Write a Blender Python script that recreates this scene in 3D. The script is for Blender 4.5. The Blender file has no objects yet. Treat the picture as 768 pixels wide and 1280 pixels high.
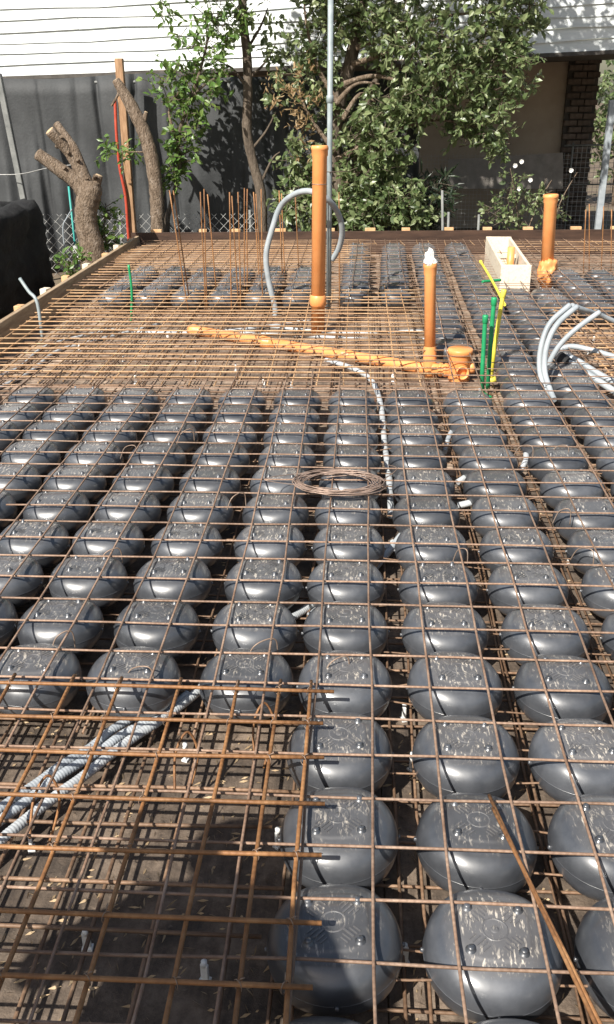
import bpy, bmesh, math, random
from mathutils import Vector, Matrix, noise as mnoise
random.seed(7)
R = math.radians
scene = bpy.context.scene
C = scene.collection

# ------------------------------------------------------------------ camera
CAM = Vector((0.0223, -1.5588, 1.9938)); YAW, PITCH, ROLL, FPX = R(3.1245), R(24.031), R(-0.525), 1157.84
_f = Vector((-math.sin(YAW)*math.cos(PITCH), math.cos(YAW)*math.cos(PITCH), -math.sin(PITCH)))
_r = Vector((math.cos(YAW), math.sin(YAW), 0)); _u = _r.cross(_f)
RT = _r*math.cos(ROLL) + _u*math.sin(ROLL); UP = -_r*math.sin(ROLL) + _u*math.cos(ROLL); FW = _f
cd = bpy.data.cameras.new('camera'); cam = bpy.data.objects.new('camera', cd); C.objects.link(cam)
cam.matrix_world = Matrix(((RT.x, UP.x, -FW.x, CAM.x), (RT.y, UP.y, -FW.y, CAM.y), (RT.z, UP.z, -FW.z, CAM.z), (0, 0, 0, 1)))
cd.sensor_fit = 'VERTICAL'; cd.sensor_height = 36; cd.lens = FPX*36/1280
cd.clip_start = 0.05; cd.clip_end = 3000
scene.camera = cam
# ------------------------------------------------------------------ light
SUN = Vector((-0.56, -0.92, 1.0)).normalized()          # towards the sun
EL = math.asin(SUN.z); AZ = math.atan2(SUN.x, SUN.y)
w = bpy.data.worlds.new('World'); scene.world = w; w.use_nodes = True
nt = w.node_tree; bg = nt.nodes['Background']
sky = nt.nodes.new('ShaderNodeTexSky'); sky.sky_type = 'NISHITA'; sky.sun_disc = False
sky.sun_elevation = EL; sky.sun_rotation = AZ; sky.air_density = 1.3; sky.dust_density = 2.0
nt.links.new(sky.outputs[0], bg.inputs[0]); bg.inputs[1].default_value = 0.06
sd = bpy.data.lights.new('sun', 'SUN'); sd.energy = 5.0; sd.angle = R(0.5); sd.color = (1, 0.95, 0.87)
so = bpy.data.objects.new('sun', sd); C.objects.link(so); so.rotation_euler = SUN.to_track_quat('Z', 'Y').to_euler()
so.location = SUN*40
scene.view_settings.view_transform = 'Standard'; scene.view_settings.look = 'None'
scene.view_settings.gamma = 1; scene.view_settings.exposure = 0.82

# ------------------------------------------------------------------ helpers
ZD = 0.05            # top of the formwork deck
P = 0.35             # pitch of the discs
def ray(px, py): return RT*((px-384)/FPX) - UP*((py-640)/FPX) + FW
def atz(px, py, z):
    d = ray(px, py); return CAM + d*((z-CAM.z)/d.z)
def aty(px, py, Y):
    d = ray(px, py); return CAM + d*((Y-CAM.y)/d.y)
def rnd(a, b): return random.uniform(a, b)

def nodes(name):
    m = bpy.data.materials.new(name); m.use_nodes = True
    t = m.node_tree; return m, t, t.nodes['Principled BSDF']
def N(t, typ, **kw):
    n = t.nodes.new(typ)
    for k, v in kw.items():
        if k in n.inputs: n.inputs[k].default_value = v
        else: setattr(n, k, v)
    return n
def ramp(t, fac, stops):
    r = t.nodes.new('ShaderNodeValToRGB'); e = r.color_ramp.elements
    while len(e) < len(stops): e.new(0.5)
    for i, (p, c) in enumerate(stops):
        e[i].position = p; e[i].color = (*c, 1) if len(c) == 3 else c
    t.links.new(fac, r.inputs[0]); return r
def mixc(t, fac, a, b, mode='MIX'):
    m = t.nodes.new('ShaderNodeMix'); m.data_type = 'RGBA'; m.blend_type = mode
    for s, v in ((0, fac), (6, a), (7, b)):
        if hasattr(v, 'links') or hasattr(v, 'is_linked'): t.links.new(v, m.inputs[s])
        elif s == 0: m.inputs[0].default_value = v
        else: m.inputs[s].default_value = (*v, 1)
    return m.outputs[2]
def noise_mat(name, c1, c2, scale=8, rough=0.7, bump=0.2, bscale=60, c3=None, spec=0.4, stretch=None, metallic=0, bdist=0.004, vary=0.0):
    m, t, b = nodes(name)
    tc = N(t, 'ShaderNodeTexCoord'); vec = tc.outputs['Object']
    if stretch:
        mp = N(t, 'ShaderNodeMapping'); mp.inputs['Scale'].default_value = stretch
        t.links.new(vec, mp.inputs[0]); vec = mp.outputs[0]
    n1 = N(t, 'ShaderNodeTexNoise', Scale=scale, Detail=6, Roughness=0.65); t.links.new(vec, n1.inputs[0])
    stops = [(0.35, c1), (0.68, c2)] if c3 is None else [(0.3, c1), (0.52, c2), (0.72, c3)]
    col = ramp(t, n1.outputs[0], stops).outputs[0]
    if vary:
        oi = N(t, 'ShaderNodeObjectInfo'); hs = N(t, 'ShaderNodeHueSaturation')
        mr = N(t, 'ShaderNodeMapRange'); mr.inputs[3].default_value = 1-vary; mr.inputs[4].default_value = 1+vary
        t.links.new(oi.outputs['Random'], mr.inputs[0]); t.links.new(mr.outputs[0], hs.inputs['Value']); t.links.new(col, hs.inputs['Color']); col = hs.outputs[0]
    t.links.new(col, b.inputs['Base Color'])
    b.inputs['Roughness'].default_value = rough; b.inputs['Specular IOR Level'].default_value = spec; b.inputs['Metallic'].default_value = metallic
    if bump:
        n2 = N(t, 'ShaderNodeTexNoise', Scale=bscale, Detail=4); t.links.new(vec, n2.inputs[0])
        bp = N(t, 'ShaderNodeBump', Strength=bump, Distance=bdist); t.links.new(n2.outputs[0], bp.inputs['Height']); t.links.new(bp.outputs[0], b.inputs['Normal'])
    return m

M = {}
def rebar_mat(name, c1, c2, c3, rib):
    m, t, b = nodes(name)
    tc = N(t, 'ShaderNodeTexCoord'); n1 = N(t, 'ShaderNodeTexNoise', Scale=7, Detail=7, Roughness=0.7); t.links.new(tc.outputs['Object'], n1.inputs[0])
    oi = N(t, 'ShaderNodeObjectInfo'); hs = N(t, 'ShaderNodeHueSaturation')
    mr = N(t, 'ShaderNodeMapRange'); mr.inputs[3].default_value = 0.75; mr.inputs[4].default_value = 1.2
    t.links.new(oi.outputs['Random'], mr.inputs[0]); t.links.new(mr.outputs[0], hs.inputs['Value'])
    t.links.new(ramp(t, n1.outputs[0], [(0.3, c1), (0.5, c2), (0.7, c3)]).outputs[0], hs.inputs['Color'])
    t.links.new(hs.outputs[0], b.inputs['Base Color']); b.inputs['Roughness'].default_value = 0.62; b.inputs['Metallic'].default_value = 0.15
    wv = N(t, 'ShaderNodeTexWave', Scale=rib, Distortion=0.5); wv.bands_direction = 'Y'
    t.links.new(tc.outputs['UV'], wv.inputs[0])
    n2 = N(t, 'ShaderNodeTexNoise', Scale=220, Detail=3); t.links.new(tc.outputs['Object'], n2.inputs[0])
    ad = N(t, 'ShaderNodeMath', operation='ADD'); t.links.new(wv.outputs['Fac'], ad.inputs[0]); t.links.new(n2.outputs[0], ad.inputs[1])
    bp = N(t, 'ShaderNodeBump', Strength=0.55, Distance=0.0012); t.links.new(ad.outputs[0], bp.inputs['Height']); t.links.new(bp.outputs[0], b.inputs['Normal'])
    return m
M['wire'] = rebar_mat('rusty_mesh_wire', (0.12, 0.066, 0.04), (0.26, 0.165, 0.112), (0.39, 0.28, 0.205), 18)
M['bar'] = rebar_mat('rusty_rebar', (0.115, 0.05, 0.02), (0.255, 0.118, 0.044), (0.38, 0.205, 0.09), 16)
M['bar_sunlit'] = rebar_mat('sunlit_rusty_rebar', (0.22, 0.118, 0.055), (0.41, 0.25, 0.13), (0.53, 0.37, 0.22), 16)  # rust lightened to look sunlit; that brightness is put into the colours
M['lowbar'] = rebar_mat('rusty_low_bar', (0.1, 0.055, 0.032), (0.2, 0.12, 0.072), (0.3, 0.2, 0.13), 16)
M['tie'] = noise_mat('tie_wire', (0.2, 0.13, 0.09), (0.34, 0.27, 0.22), 12, 0.5, 0, metallic=0.4)
M['coilwire'] = noise_mat('annealed_wire', (0.2, 0.14, 0.11), (0.42, 0.31, 0.25), 14, 0.45, 0, metallic=0.4)
M['orange'] = noise_mat('orange_pvc', (0.7, 0.27, 0.085), (0.8, 0.35, 0.13), 5, 0.38, 0.06, 30, vary=0.05)
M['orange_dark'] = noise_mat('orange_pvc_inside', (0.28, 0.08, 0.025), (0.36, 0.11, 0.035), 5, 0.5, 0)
M['grey_pipe'] = noise_mat('grey_steel_tube', (0.2, 0.24, 0.25), (0.31, 0.35, 0.36), 9, 0.45, 0.1)
M['hose'] = noise_mat('grey_hose', (0.24, 0.27, 0.29), (0.36, 0.39, 0.41), 7, 0.45, 0.08)
M['conduit'] = noise_mat('pale_conduit', (0.26, 0.285, 0.31), (0.42, 0.45, 0.47), 11, 0.5, 0.1, vary=0.1)
M['conduit_white'] = noise_mat('white_conduit', (0.3, 0.32, 0.335), (0.5, 0.52, 0.53), 11, 0.5, 0.1)
M['green'] = noise_mat('green_pipe', (0.01, 0.2, 0.075), (0.022, 0.29, 0.11), 8, 0.4, 0.05)
M['yellow'] = noise_mat('yellow_pipe', (0.6, 0.5, 0.045), (0.78, 0.68, 0.12), 8, 0.4, 0.05)
M['whiteplastic'] = noise_mat('white_plastic', (0.62, 0.62, 0.6), (0.8, 0.8, 0.78), 10, 0.5, 0.2)
M['pine'] = noise_mat('pale_pine', (0.52, 0.43, 0.32), (0.7, 0.62, 0.5), 3, 0.75, 0.3, 50, stretch=(9, 1, 9), c3=(0.6, 0.5, 0.37))
M['oldpine'] = noise_mat('weathered_board', (0.26, 0.18, 0.11), (0.46, 0.35, 0.23), 3, 0.8, 0.4, 60, stretch=(10, 1, 10))
M['brownboard'] = noise_mat('brown_film_board', (0.035, 0.02, 0.014), (0.075, 0.042, 0.028), 3, 0.5, 0.15, 30, stretch=(1, 6, 6))
M['blockwood'] = noise_mat('block_wood', (0.5, 0.28, 0.13), (0.66, 0.43, 0.24), 12, 0.75, 0.3)
M['bark'] = noise_mat('grey_brown_bark', (0.085, 0.058, 0.038), (0.19, 0.14, 0.098), 11, 0.9, 1.0, 34, stretch=(2.4, 2.4, 0.9), c3=(0.3, 0.24, 0.19), bdist=0.035)
M['bark_dark'] = noise_mat('dark_bark', (0.05, 0.038, 0.028), (0.11, 0.085, 0.062), 7, 0.9, 0.9, 26, stretch=(3, 3, 0.7), c3=(0.17, 0.14, 0.11), bdist=0.02)
M['cutwood'] = noise_mat('cut_wood', (0.36, 0.25, 0.14), (0.5, 0.38, 0.24), 25, 0.8, 0.3)
M['postwood'] = noise_mat('post_wood', (0.22, 0.12, 0.06), (0.42, 0.26, 0.15), 5, 0.8, 0.4, stretch=(8, 8, 1))
M['redhose'] = noise_mat('red_hose', (0.35, 0.045, 0.025), (0.45, 0.075, 0.04), 8, 0.45, 0.05)
M['teal'] = noise_mat('teal_stick', (0.03, 0.25, 0.22), (0.06, 0.34, 0.3), 8, 0.5, 0)
M['black_sheet'] = noise_mat('black_sheeting', (0.008, 0.008, 0.009), (0.02, 0.02, 0.02), 5, 0.85, 0.5, 14, bdist=0.03)
M['postgrey'] = noise_mat('grey_post', (0.12, 0.125, 0.12), (0.24, 0.245, 0.235), 6, 0.7, 0.3)
M['beige'] = noise_mat('beige_render', (0.34, 0.275, 0.215), (0.42, 0.35, 0.28), 1.5, 0.9, 0.3, 90)
M['brick'] = noise_mat('dark_brick', (0.075, 0.058, 0.048), (0.15, 0.118, 0.098), 9, 0.9, 0.5, 60, vary=0.25)
M['stone'] = noise_mat('wrapped_stone', (0.2, 0.2, 0.19), (0.5, 0.5, 0.48), 8, 0.4, 0.7, 20, bdist=0.02)
M['petal'] = noise_mat('white_petal', (0.7, 0.7, 0.66), (0.85, 0.84, 0.8), 20, 0.6, 0)
M['skin'] = noise_mat('skin', (0.4, 0.24, 0.17), (0.5, 0.31, 0.22), 9, 0.55, 0)
M['cloth'] = noise_mat('work_clothes', (0.06, 0.08, 0.13), (0.09, 0.12, 0.18), 9, 0.9, 0.2)
M['hair'] = noise_mat('dark_hair', (0.02, 0.015, 0.01), (0.05, 0.035, 0.025), 20, 0.6, 0.3)
M['steelrail'] = noise_mat('galvanised_wire', (0.3, 0.3, 0.29), (0.5, 0.5, 0.48), 8, 0.5, 0, metallic=0.3)
M['soil'] = noise_mat('garden_soil', (0.07, 0.05, 0.035), (0.16, 0.12, 0.085), 1.2, 0.95, 0.6, 12, c3=(0.11, 0.1, 0.05), bdist=0.05)

def clothes():
    m, t, b = nodes('work_clothes_and_skin'); tc = N(t, 'ShaderNodeTexCoord'); sx = N(t, 'ShaderNodeSeparateXYZ'); t.links.new(tc.outputs['Object'], sx.inputs[0])
    mr = N(t, 'ShaderNodeMapRange'); mr.inputs[2].default_value = 2.0; t.links.new(sx.outputs[2], mr.inputs[0])
    r = ramp(t, mr.outputs[0], [(0.0, (0.05, 0.035, 0.025)), (0.05, (0.05, 0.06, 0.09)), (0.46, (0.2, 0.21, 0.22)), (0.752, (0.42, 0.26, 0.18))]); r.color_ramp.interpolation = 'CONSTANT'
    t.links.new(r.outputs[0], b.inputs['Base Color']); b.inputs['Roughness'].default_value = .85; return m
M['cloth'] = clothes()
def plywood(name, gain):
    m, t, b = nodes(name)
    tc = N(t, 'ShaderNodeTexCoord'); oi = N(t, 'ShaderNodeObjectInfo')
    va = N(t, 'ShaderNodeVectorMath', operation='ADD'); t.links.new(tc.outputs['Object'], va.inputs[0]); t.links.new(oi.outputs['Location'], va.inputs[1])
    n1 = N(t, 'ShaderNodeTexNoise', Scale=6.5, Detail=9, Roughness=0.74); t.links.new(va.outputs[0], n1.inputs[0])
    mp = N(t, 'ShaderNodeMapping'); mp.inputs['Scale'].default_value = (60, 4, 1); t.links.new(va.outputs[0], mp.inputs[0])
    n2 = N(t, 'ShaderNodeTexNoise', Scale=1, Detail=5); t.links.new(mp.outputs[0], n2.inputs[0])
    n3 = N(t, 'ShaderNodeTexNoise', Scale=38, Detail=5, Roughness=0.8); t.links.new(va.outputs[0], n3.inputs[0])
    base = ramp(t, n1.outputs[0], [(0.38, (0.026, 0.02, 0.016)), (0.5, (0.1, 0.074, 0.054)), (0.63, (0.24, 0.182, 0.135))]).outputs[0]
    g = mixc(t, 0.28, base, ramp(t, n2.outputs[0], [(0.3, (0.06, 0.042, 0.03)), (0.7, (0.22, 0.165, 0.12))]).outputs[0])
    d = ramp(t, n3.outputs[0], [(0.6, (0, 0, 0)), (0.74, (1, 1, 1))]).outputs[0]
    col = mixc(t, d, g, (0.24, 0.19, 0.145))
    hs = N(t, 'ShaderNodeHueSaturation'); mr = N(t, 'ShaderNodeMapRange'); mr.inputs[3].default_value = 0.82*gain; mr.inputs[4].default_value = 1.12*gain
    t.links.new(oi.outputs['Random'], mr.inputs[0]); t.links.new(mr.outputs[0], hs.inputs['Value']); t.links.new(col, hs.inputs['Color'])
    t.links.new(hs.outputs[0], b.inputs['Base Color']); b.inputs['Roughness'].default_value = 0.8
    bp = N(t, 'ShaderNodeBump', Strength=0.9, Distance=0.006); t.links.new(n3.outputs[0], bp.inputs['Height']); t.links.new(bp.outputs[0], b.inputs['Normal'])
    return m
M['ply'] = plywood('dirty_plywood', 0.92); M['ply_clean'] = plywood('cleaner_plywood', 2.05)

def plastic(dusty):
    m, t, b = nodes('black_plastic_dusty' if dusty else 'black_plastic')
    tc = N(t, 'ShaderNodeTexCoord'); oi = N(t, 'ShaderNodeObjectInfo')
    ad = N(t, 'ShaderNodeVectorMath', operation='ADD'); t.links.new(tc.outputs['Object'], ad.inputs[0])
    sc = N(t, 'ShaderNodeVectorMath', operation='SCALE'); sc.inputs['Scale'].default_value = 3.7; t.links.new(oi.outputs['Location'], sc.inputs[0]); t.links.new(sc.outputs[0], ad.inputs[1])
    n1 = N(t, 'ShaderNodeTexNoise', Scale=9, Detail=6, Roughness=0.7); t.links.new(ad.outputs[0], n1.inputs[0])
    base = ramp(t, n1.outputs[0], [(0.32, (0.032, 0.0345, 0.04)), (0.72, (0.066, 0.07, 0.078))]).outputs[0]
    mr = N(t, 'ShaderNodeMapRange'); mr.inputs[3].default_value = 0.75; mr.inputs[4].default_value = 1.35; t.links.new(oi.outputs['Random'], mr.inputs[0])
    hs = N(t, 'ShaderNodeHueSaturation'); t.links.new(mr.outputs[0], hs.inputs['Value']); t.links.new(base, hs.inputs['Color']); base = hs.outputs[0]
    rr = ramp(t, n1.outputs[0], [(0.3, (0.36,)*3), (0.75, (0.48,)*3)]).outputs[0]
    if dusty:
        # flecks of cement, straw and scuffs that lie on the flat top
        sx = N(t, 'ShaderNodeSeparateXYZ'); t.links.new(tc.outputs['Object'], sx.inputs[0])
        mz = N(t, 'ShaderNodeMapRange'); mz.inputs[1].default_value = 0.066; mz.inputs[2].default_value = 0.0795; t.links.new(sx.outputs[2], mz.inputs[0])
        mp = N(t, 'ShaderNodeMapping'); mp.inputs['Scale'].default_value = (1.0, 0.24, 1); mp.inputs['Rotation'].default_value = (0, 0, 0.7); t.links.new(ad.outputs[0], mp.inputs[0])
        n2 = N(t, 'ShaderNodeTexNoise', Scale=130, Detail=4, Roughness=0.65, Distortion=0.35); t.links.new(mp.outputs[0], n2.inputs[0])
        n3 = N(t, 'ShaderNodeTexNoise', Scale=17, Detail=3); t.links.new(ad.outputs[0], n3.inputs[0])
        f1 = ramp(t, n2.outputs[0], [(0.545, (0, 0, 0)), (0.64, (1, 1, 1))]).outputs[0]
        f3 = ramp(t, n3.outputs[0], [(0.36, (0, 0, 0)), (0.58, (1, 1, 1))]).outputs[0]
        a = N(t, 'ShaderNodeMath', operation='MULTIPLY'); t.links.new(f1, a.inputs[0]); t.links.new(f3, a.inputs[1])
        c = N(t, 'ShaderNodeMath', operation='MULTIPLY'); t.links.new(a.outputs[0], c.inputs[0]); t.links.new(mz.outputs[0], c.inputs[1])
        d = N(t, 'ShaderNodeMath', operation='MULTIPLY'); t.links.new(c.outputs[0], d.inputs[0]); d.inputs[1].default_value = 0.95
        haze = N(t, 'ShaderNodeMath', operation='MULTIPLY'); t.links.new(mz.outputs[0], haze.inputs[0]); haze.inputs[1].default_value = 0.17
        rv = N(t, 'ShaderNodeMapRange'); rv.inputs[3].default_value = 0.35; rv.inputs[4].default_value = 1.35; t.links.new(oi.outputs['Random'], rv.inputs[0])
        d2 = N(t, 'ShaderNodeMath', operation='MULTIPLY'); d2.use_clamp = True; t.links.new(d.outputs[0], d2.inputs[0]); t.links.new(rv.outputs[0], d2.inputs[1]); d = d2
        h2 = N(t, 'ShaderNodeMath', operation='MULTIPLY'); t.links.new(haze.outputs[0], h2.inputs[0]); t.links.new(rv.outputs[0], h2.inputs[1]); haze = h2
        base = mixc(t, haze.outputs[0], base, (0.26, 0.23, 0.2))
        base = mixc(t, d.outputs[0], base, (0.5, 0.45, 0.38))
        mx = N(t, 'ShaderNodeMath', operation='MULTIPLY_ADD'); mx.inputs[1].default_value = 0.16; t.links.new(mz.outputs[0], mx.inputs[0]); t.links.new(rr, mx.inputs[2]); rr = mx.outputs[0]
    t.links.new(base, b.inputs['Base Color']); t.links.new(rr, b.inputs['Roughness']); b.inputs['Specular IOR Level'].default_value = 0.8; b.inputs['Coat Weight'].default_value = 0.7; b.inputs['Coat Roughness'].default_value = 0.24
    n4 = N(t, 'ShaderNodeTexNoise', Scale=26, Detail=5); t.links.new(ad.outputs[0], n4.inputs[0])
    bp = N(t, 'ShaderNodeBump', Strength=0.12, Distance=0.004); t.links.new(n4.outputs[0], bp.inputs['Height']); t.links.new(bp.outputs[0], b.inputs['Normal'])
    return m
M['plastic_top'] = plastic(True); M['plastic'] = plastic(False)

def leafmat(name, c1, c2, c3, rough=0.4):
    m, t, b = nodes(name)
    g = N(t, 'ShaderNodeNewGeometry')
    t.links.new(ramp(t, g.outputs['Random Per Island'], [(0, c1), (0.55, c2), (1, c3)]).outputs[0], b.inputs['Base Color'])
    b.inputs['Roughness'].default_value = rough; b.inputs['Specular IOR Level'].default_value = 0.55
    tr = N(t, 'ShaderNodeBsdfTranslucent'); tr.inputs[0].default_value = (*[min(1, x*1.5) for x in c3], 1)
    mx = N(t, 'ShaderNodeMixShader'); mx.inputs[0].default_value = 0.3
    o = t.nodes['Material Output']; t.links.new(b.outputs[0], mx.inputs[1]); t.links.new(tr.outputs[0], mx.inputs[2]); t.links.new(mx.outputs[0], o.inputs[0])
    return m
M['leaf'] = leafmat('glossy_leaf', (0.042, 0.07, 0.024), (0.11, 0.155, 0.058), (0.27, 0.31, 0.155))
M['leaf_bright'] = leafmat('young_leaf', (0.06, 0.13, 0.025), (0.1, 0.18, 0.04), (0.17, 0.24, 0.06))
M['leaf_dark'] = leafmat('dark_leaf', (0.012, 0.022, 0.012), (0.022, 0.04, 0.02), (0.04, 0.06, 0.028))
M['leaf_dry'] = leafmat('dry_leaf', (0.2, 0.12, 0.05), (0.3, 0.2, 0.1), (0.36, 0.27, 0.15), 0.7)

def shade_cloth():
    m, t, b = nodes('shade_cloth')
    tc = N(t, 'ShaderNodeTexCoord')
    n1 = N(t, 'ShaderNodeTexNoise', Scale=1.6, Detail=7, Roughness=0.7); t.links.new(tc.outputs['Object'], n1.inputs[0])
    t.links.new(ramp(t, n1.outputs[0], [(0.3, (0.024, 0.0258, 0.0275)), (0.7, (0.052, 0.0555, 0.058))]).outputs[0], b.inputs['Base Color'])
    b.inputs['Roughness'].default_value = 0.7
    n2 = N(t, 'ShaderNodeTexNoise', Scale=30, Detail=5); t.links.new(tc.outputs['Object'], n2.inputs[0])
    bp = N(t, 'ShaderNodeBump', Strength=0.4, Distance=0.01); t.links.new(n2.outputs[0], bp.inputs['Height']); t.links.new(bp.outputs[0], b.inputs['Normal'])
    return m
M['shade'] = shade_cloth()
M['siding'] = noise_mat('white_painted_board', (0.62, 0.66, 0.66), (0.76, 0.78, 0.77), 2.5, 0.6, 0.25, 20, stretch=(0.5, 3, 6), vary=0.06)
M['eave'] = noise_mat('eave_timber', (0.05, 0.045, 0.04), (0.1, 0.09, 0.08), 5, 0.8, 0.2)

class MB:
    def __init__(s): s.v = []; s.f = []; s.uv = []; s.mi = []; s.smooth = []
    def face(s, idx, uv=None, mi=0, sm=False):
        s.f.append(tuple(idx)); s.uv.append(uv); s.mi.append(mi); s.smooth.append(sm)
    def box(s, c, h, rot=None, bev=0.0, mi=0):
        c = Vector(c); n = len(s.v); hx, hy, hz = h
        if bev <= 0:
            for x in (-1, 1):
                for y in (-1, 1):
                    for z in (-1, 1):
                        p = Vector((x*hx, y*hy, z*hz)); s.v.append(c + (rot @ p if rot else p))
            for q in ((0, 1, 3, 2), (4, 6, 7, 5), (0, 4, 5, 1), (2, 3, 7, 6), (0, 2, 6, 4), (1, 5, 7, 3)): s.face([n+i for i in q], mi=mi)
        else:
            b = bmesh.new(); bmesh.ops.create_cube(b, size=2)
            for v in b.verts: v.co = Vector((v.co.x*hx, v.co.y*hy, v.co.z*hz))
            bmesh.ops.bevel(b, geom=b.edges[:], offset=bev, segments=1, affect='EDGES')
            s.bm(b, c, rot, mi)
        return s
    def bm(s, b, c=Vector(), rot=None, mi=0, sm=False):
        n = len(s.v); b.verts.ensure_lookup_table(); b.verts.index_update()
        for v in b.verts: s.v.append(Vector(c) + (rot @ v.co if rot else v.co))
        for f in b.faces: s.face([n+v.index for v in f.verts], mi=mi, sm=sm)
        b.free(); return s
    def tube(s, pts, r, sides=8, cap=True, mi=0, rfun=None):
        pts = [Vector(p) for p in pts]; n0 = len(s.v); L = 0; prev = None; rings = []
        for i, p in enumerate(pts):
            t = (pts[min(i+1, len(pts)-1)] - pts[max(i-1, 0)])
            if t.length < 1e-9: t = Vector((0, 0, 1))
            t.normalize()
            if prev is None:
                a = Vector((0, 0, 1)) if abs(t.z) < 0.9 else Vector((0, 1, 0))
                u = t.cross(a).normalized()
            else:
                u = (prev - t*prev.dot(t)).normalized()
            prev = u; v = t.cross(u)
            if i: L += (p-pts[i-1]).length
            rr = r[i] if isinstance(r, (list, tuple)) else r
            if rfun: rr = rfun(L, rr)
            rings.append(L)
            for k in range(sides):
                a = 2*math.pi*k/sides; s.v.append(p + (u*math.cos(a) + v*math.sin(a))*rr)
        for i in range(len(pts)-1):
            for k in range(sides):
                k2 = (k+1) % sides; a = n0+i*sides
                s.face((a+k, a+k2, a+sides+k2, a+sides+k), [(k/sides, rings[i]), ((k+1)/sides, rings[i]), ((k+1)/sides, rings[i+1]), (k/sides, rings[i+1])], mi, True)
        if cap:
            s.face([n0+k for k in range(sides)][::-1], mi=mi); e = n0+(len(pts)-1)*sides; s.face([e+k for k in range(sides)], mi=mi)
        return s
    def lathe(s, prof, c=(0, 0, 0), rot=None, seg=24, mi=0, sm=True):
        c = Vector(c); n0 = len(s.v); m = len(prof)
        for (r, z) in prof:
            for k in range(seg):
                a = 2*math.pi*k/seg; p = Vector((r*math.cos(a), r*math.sin(a), z)); s.v.append(c + (rot @ p if rot else p))
        for i in range(m-1):
            for k in range(seg):
                k2 = (k+1) % seg; s.face((n0+i*seg+k, n0+i*seg+k2, n0+(i+1)*seg+k2, n0+(i+1)*seg+k), mi=mi, sm=sm)
        return s
    def mesh(s, name, mats):
        me = bpy.data.meshes.new(name); me.from_pydata([tuple(v) for v in s.v], [], s.f)
        for m in (mats if isinstance(mats, (list, tuple)) else [mats]): me.materials.append(m)
        if any(s.smooth): me.polygons.foreach_set('use_smooth', s.smooth)
        if any(s.mi): me.polygons.foreach_set('material_index', s.mi)
        if any(u is not None for u in s.uv):
            l = me.uv_layers.new(name='UVMap'); k = 0; d = [0.0]*(2*len(me.loops))
            for f, u in zip(s.f, s.uv):
                for j in range(len(f)):
                    if u: d[2*k], d[2*k+1] = u[j]
                    k += 1
            l.data.foreach_set('uv', d)
        me.update(); return me
    def build(s, name, mats, parent=None, loc=None):
        return link(name, s.mesh(name, mats), parent, loc)
def link(name, me, parent=None, loc=None, rz=0):
    o = bpy.data.objects.new(name, me); C.objects.link(o)
    if parent: o.parent = parent
    if loc is not None: o.location = loc
    if rz: o.rotation_euler.z = rz
    return o
def tag(o, label=None, cat=None, group=None, kind=None):
    if label: o['label'] = label
    if cat: o['category'] = cat
    if group: o['group'] = group
    if kind: o['kind'] = kind
    return o
def thing(name, label, cat, loc=(0, 0, 0), group=None):
    return tag(link(name, None, None, loc), label, cat, group)
def spline(pts, n=8):
    pts = [Vector(p) for p in pts]; out = []
    for i in range(len(pts)-1):
        p0 = pts[max(i-1, 0)]; p1 = pts[i]; p2 = pts[i+1]; p3 = pts[min(i+2, len(pts)-1)]
        for k in range(n):
            t = k/n; out.append(0.5*((2*p1) + (p2-p0)*t + (2*p0-5*p1+4*p2-p3)*t*t + (3*p1-p0-3*p2+p3)*t**3))
    out.append(pts[-1]); return out
def loc_pts(pts, o): return [Vector(p)-Vector(o) for p in pts]

# ================================================================== SETTING
GZ = -0.55
g = MB(); n = 40
for i in range(n+1):
    for j in range(n+1):
        a = ((i/n)*2-1); b_ = ((j/n)*2-1)
        x = 14*a + 400*a**5; y = 8+14*b_ + 400*b_**5
        g.v.append(Vector((x, y, GZ + 0.05*math.sin(x*1.7)*math.cos(y*1.3) if abs(x) < 30 else GZ)))
for i in range(n):
    for j in range(n): g.face((i*(n+1)+j, (i+1)*(n+1)+j, (i+1)*(n+1)+j+1, i*(n+1)+j+1), sm=True)
tag(g.build('ground', M['soil']), kind='structure')
# formwork deck with its plywood panels
XL, XR, YF, YB = -2.93, 4.4, -4.0, 11.45
dk = tag(link('formwork_deck', None), kind='structure')
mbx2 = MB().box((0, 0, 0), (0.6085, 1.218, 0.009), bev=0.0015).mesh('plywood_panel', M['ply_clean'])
mbx = MB().box((0, 0, 0), (0.6085, 1.218, 0.009), bev=0.0015).mesh('plywood_panel', M['ply'])
iy = 0; y = YF
while y < YB-0.1:
    hy = min(2.44, YB-y); x = XL - (0.61 if iy % 2 else 0)
    while x < XR:
        x0 = max(x, XL); x1 = min(x+1.22, XR)
        if x1-x0 > 0.05:
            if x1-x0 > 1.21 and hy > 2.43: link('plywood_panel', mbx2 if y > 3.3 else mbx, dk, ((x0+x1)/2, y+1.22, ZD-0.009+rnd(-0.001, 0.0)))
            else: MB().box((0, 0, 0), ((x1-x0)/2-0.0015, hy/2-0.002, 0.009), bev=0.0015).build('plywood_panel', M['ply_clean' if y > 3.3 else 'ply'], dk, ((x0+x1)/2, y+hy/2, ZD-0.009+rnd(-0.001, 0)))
        x += 1.22
    y += 2.44; iy += 1
for x in [XL+0.3+k*0.9 for k in range(9)]:
    MB().box((0, 0, 0), (0.04, (YB-YF)/2, 0.06)).build('joist', M['oldpine'], dk, (x, (YF+YB)/2, ZD-0.018-0.061))
for x in [XL+0.3+k*1.8 for k in range(4)]:
    for y in (-3, 0, 3, 6, 9, 11.2):
        MB().box((0, 0, 0), (0.04, 0.04, (ZD-0.14-GZ+0.1)/2)).build('prop', M['oldpine'], dk, (x, y, (ZD-0.14+GZ-0.1)/2))

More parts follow.
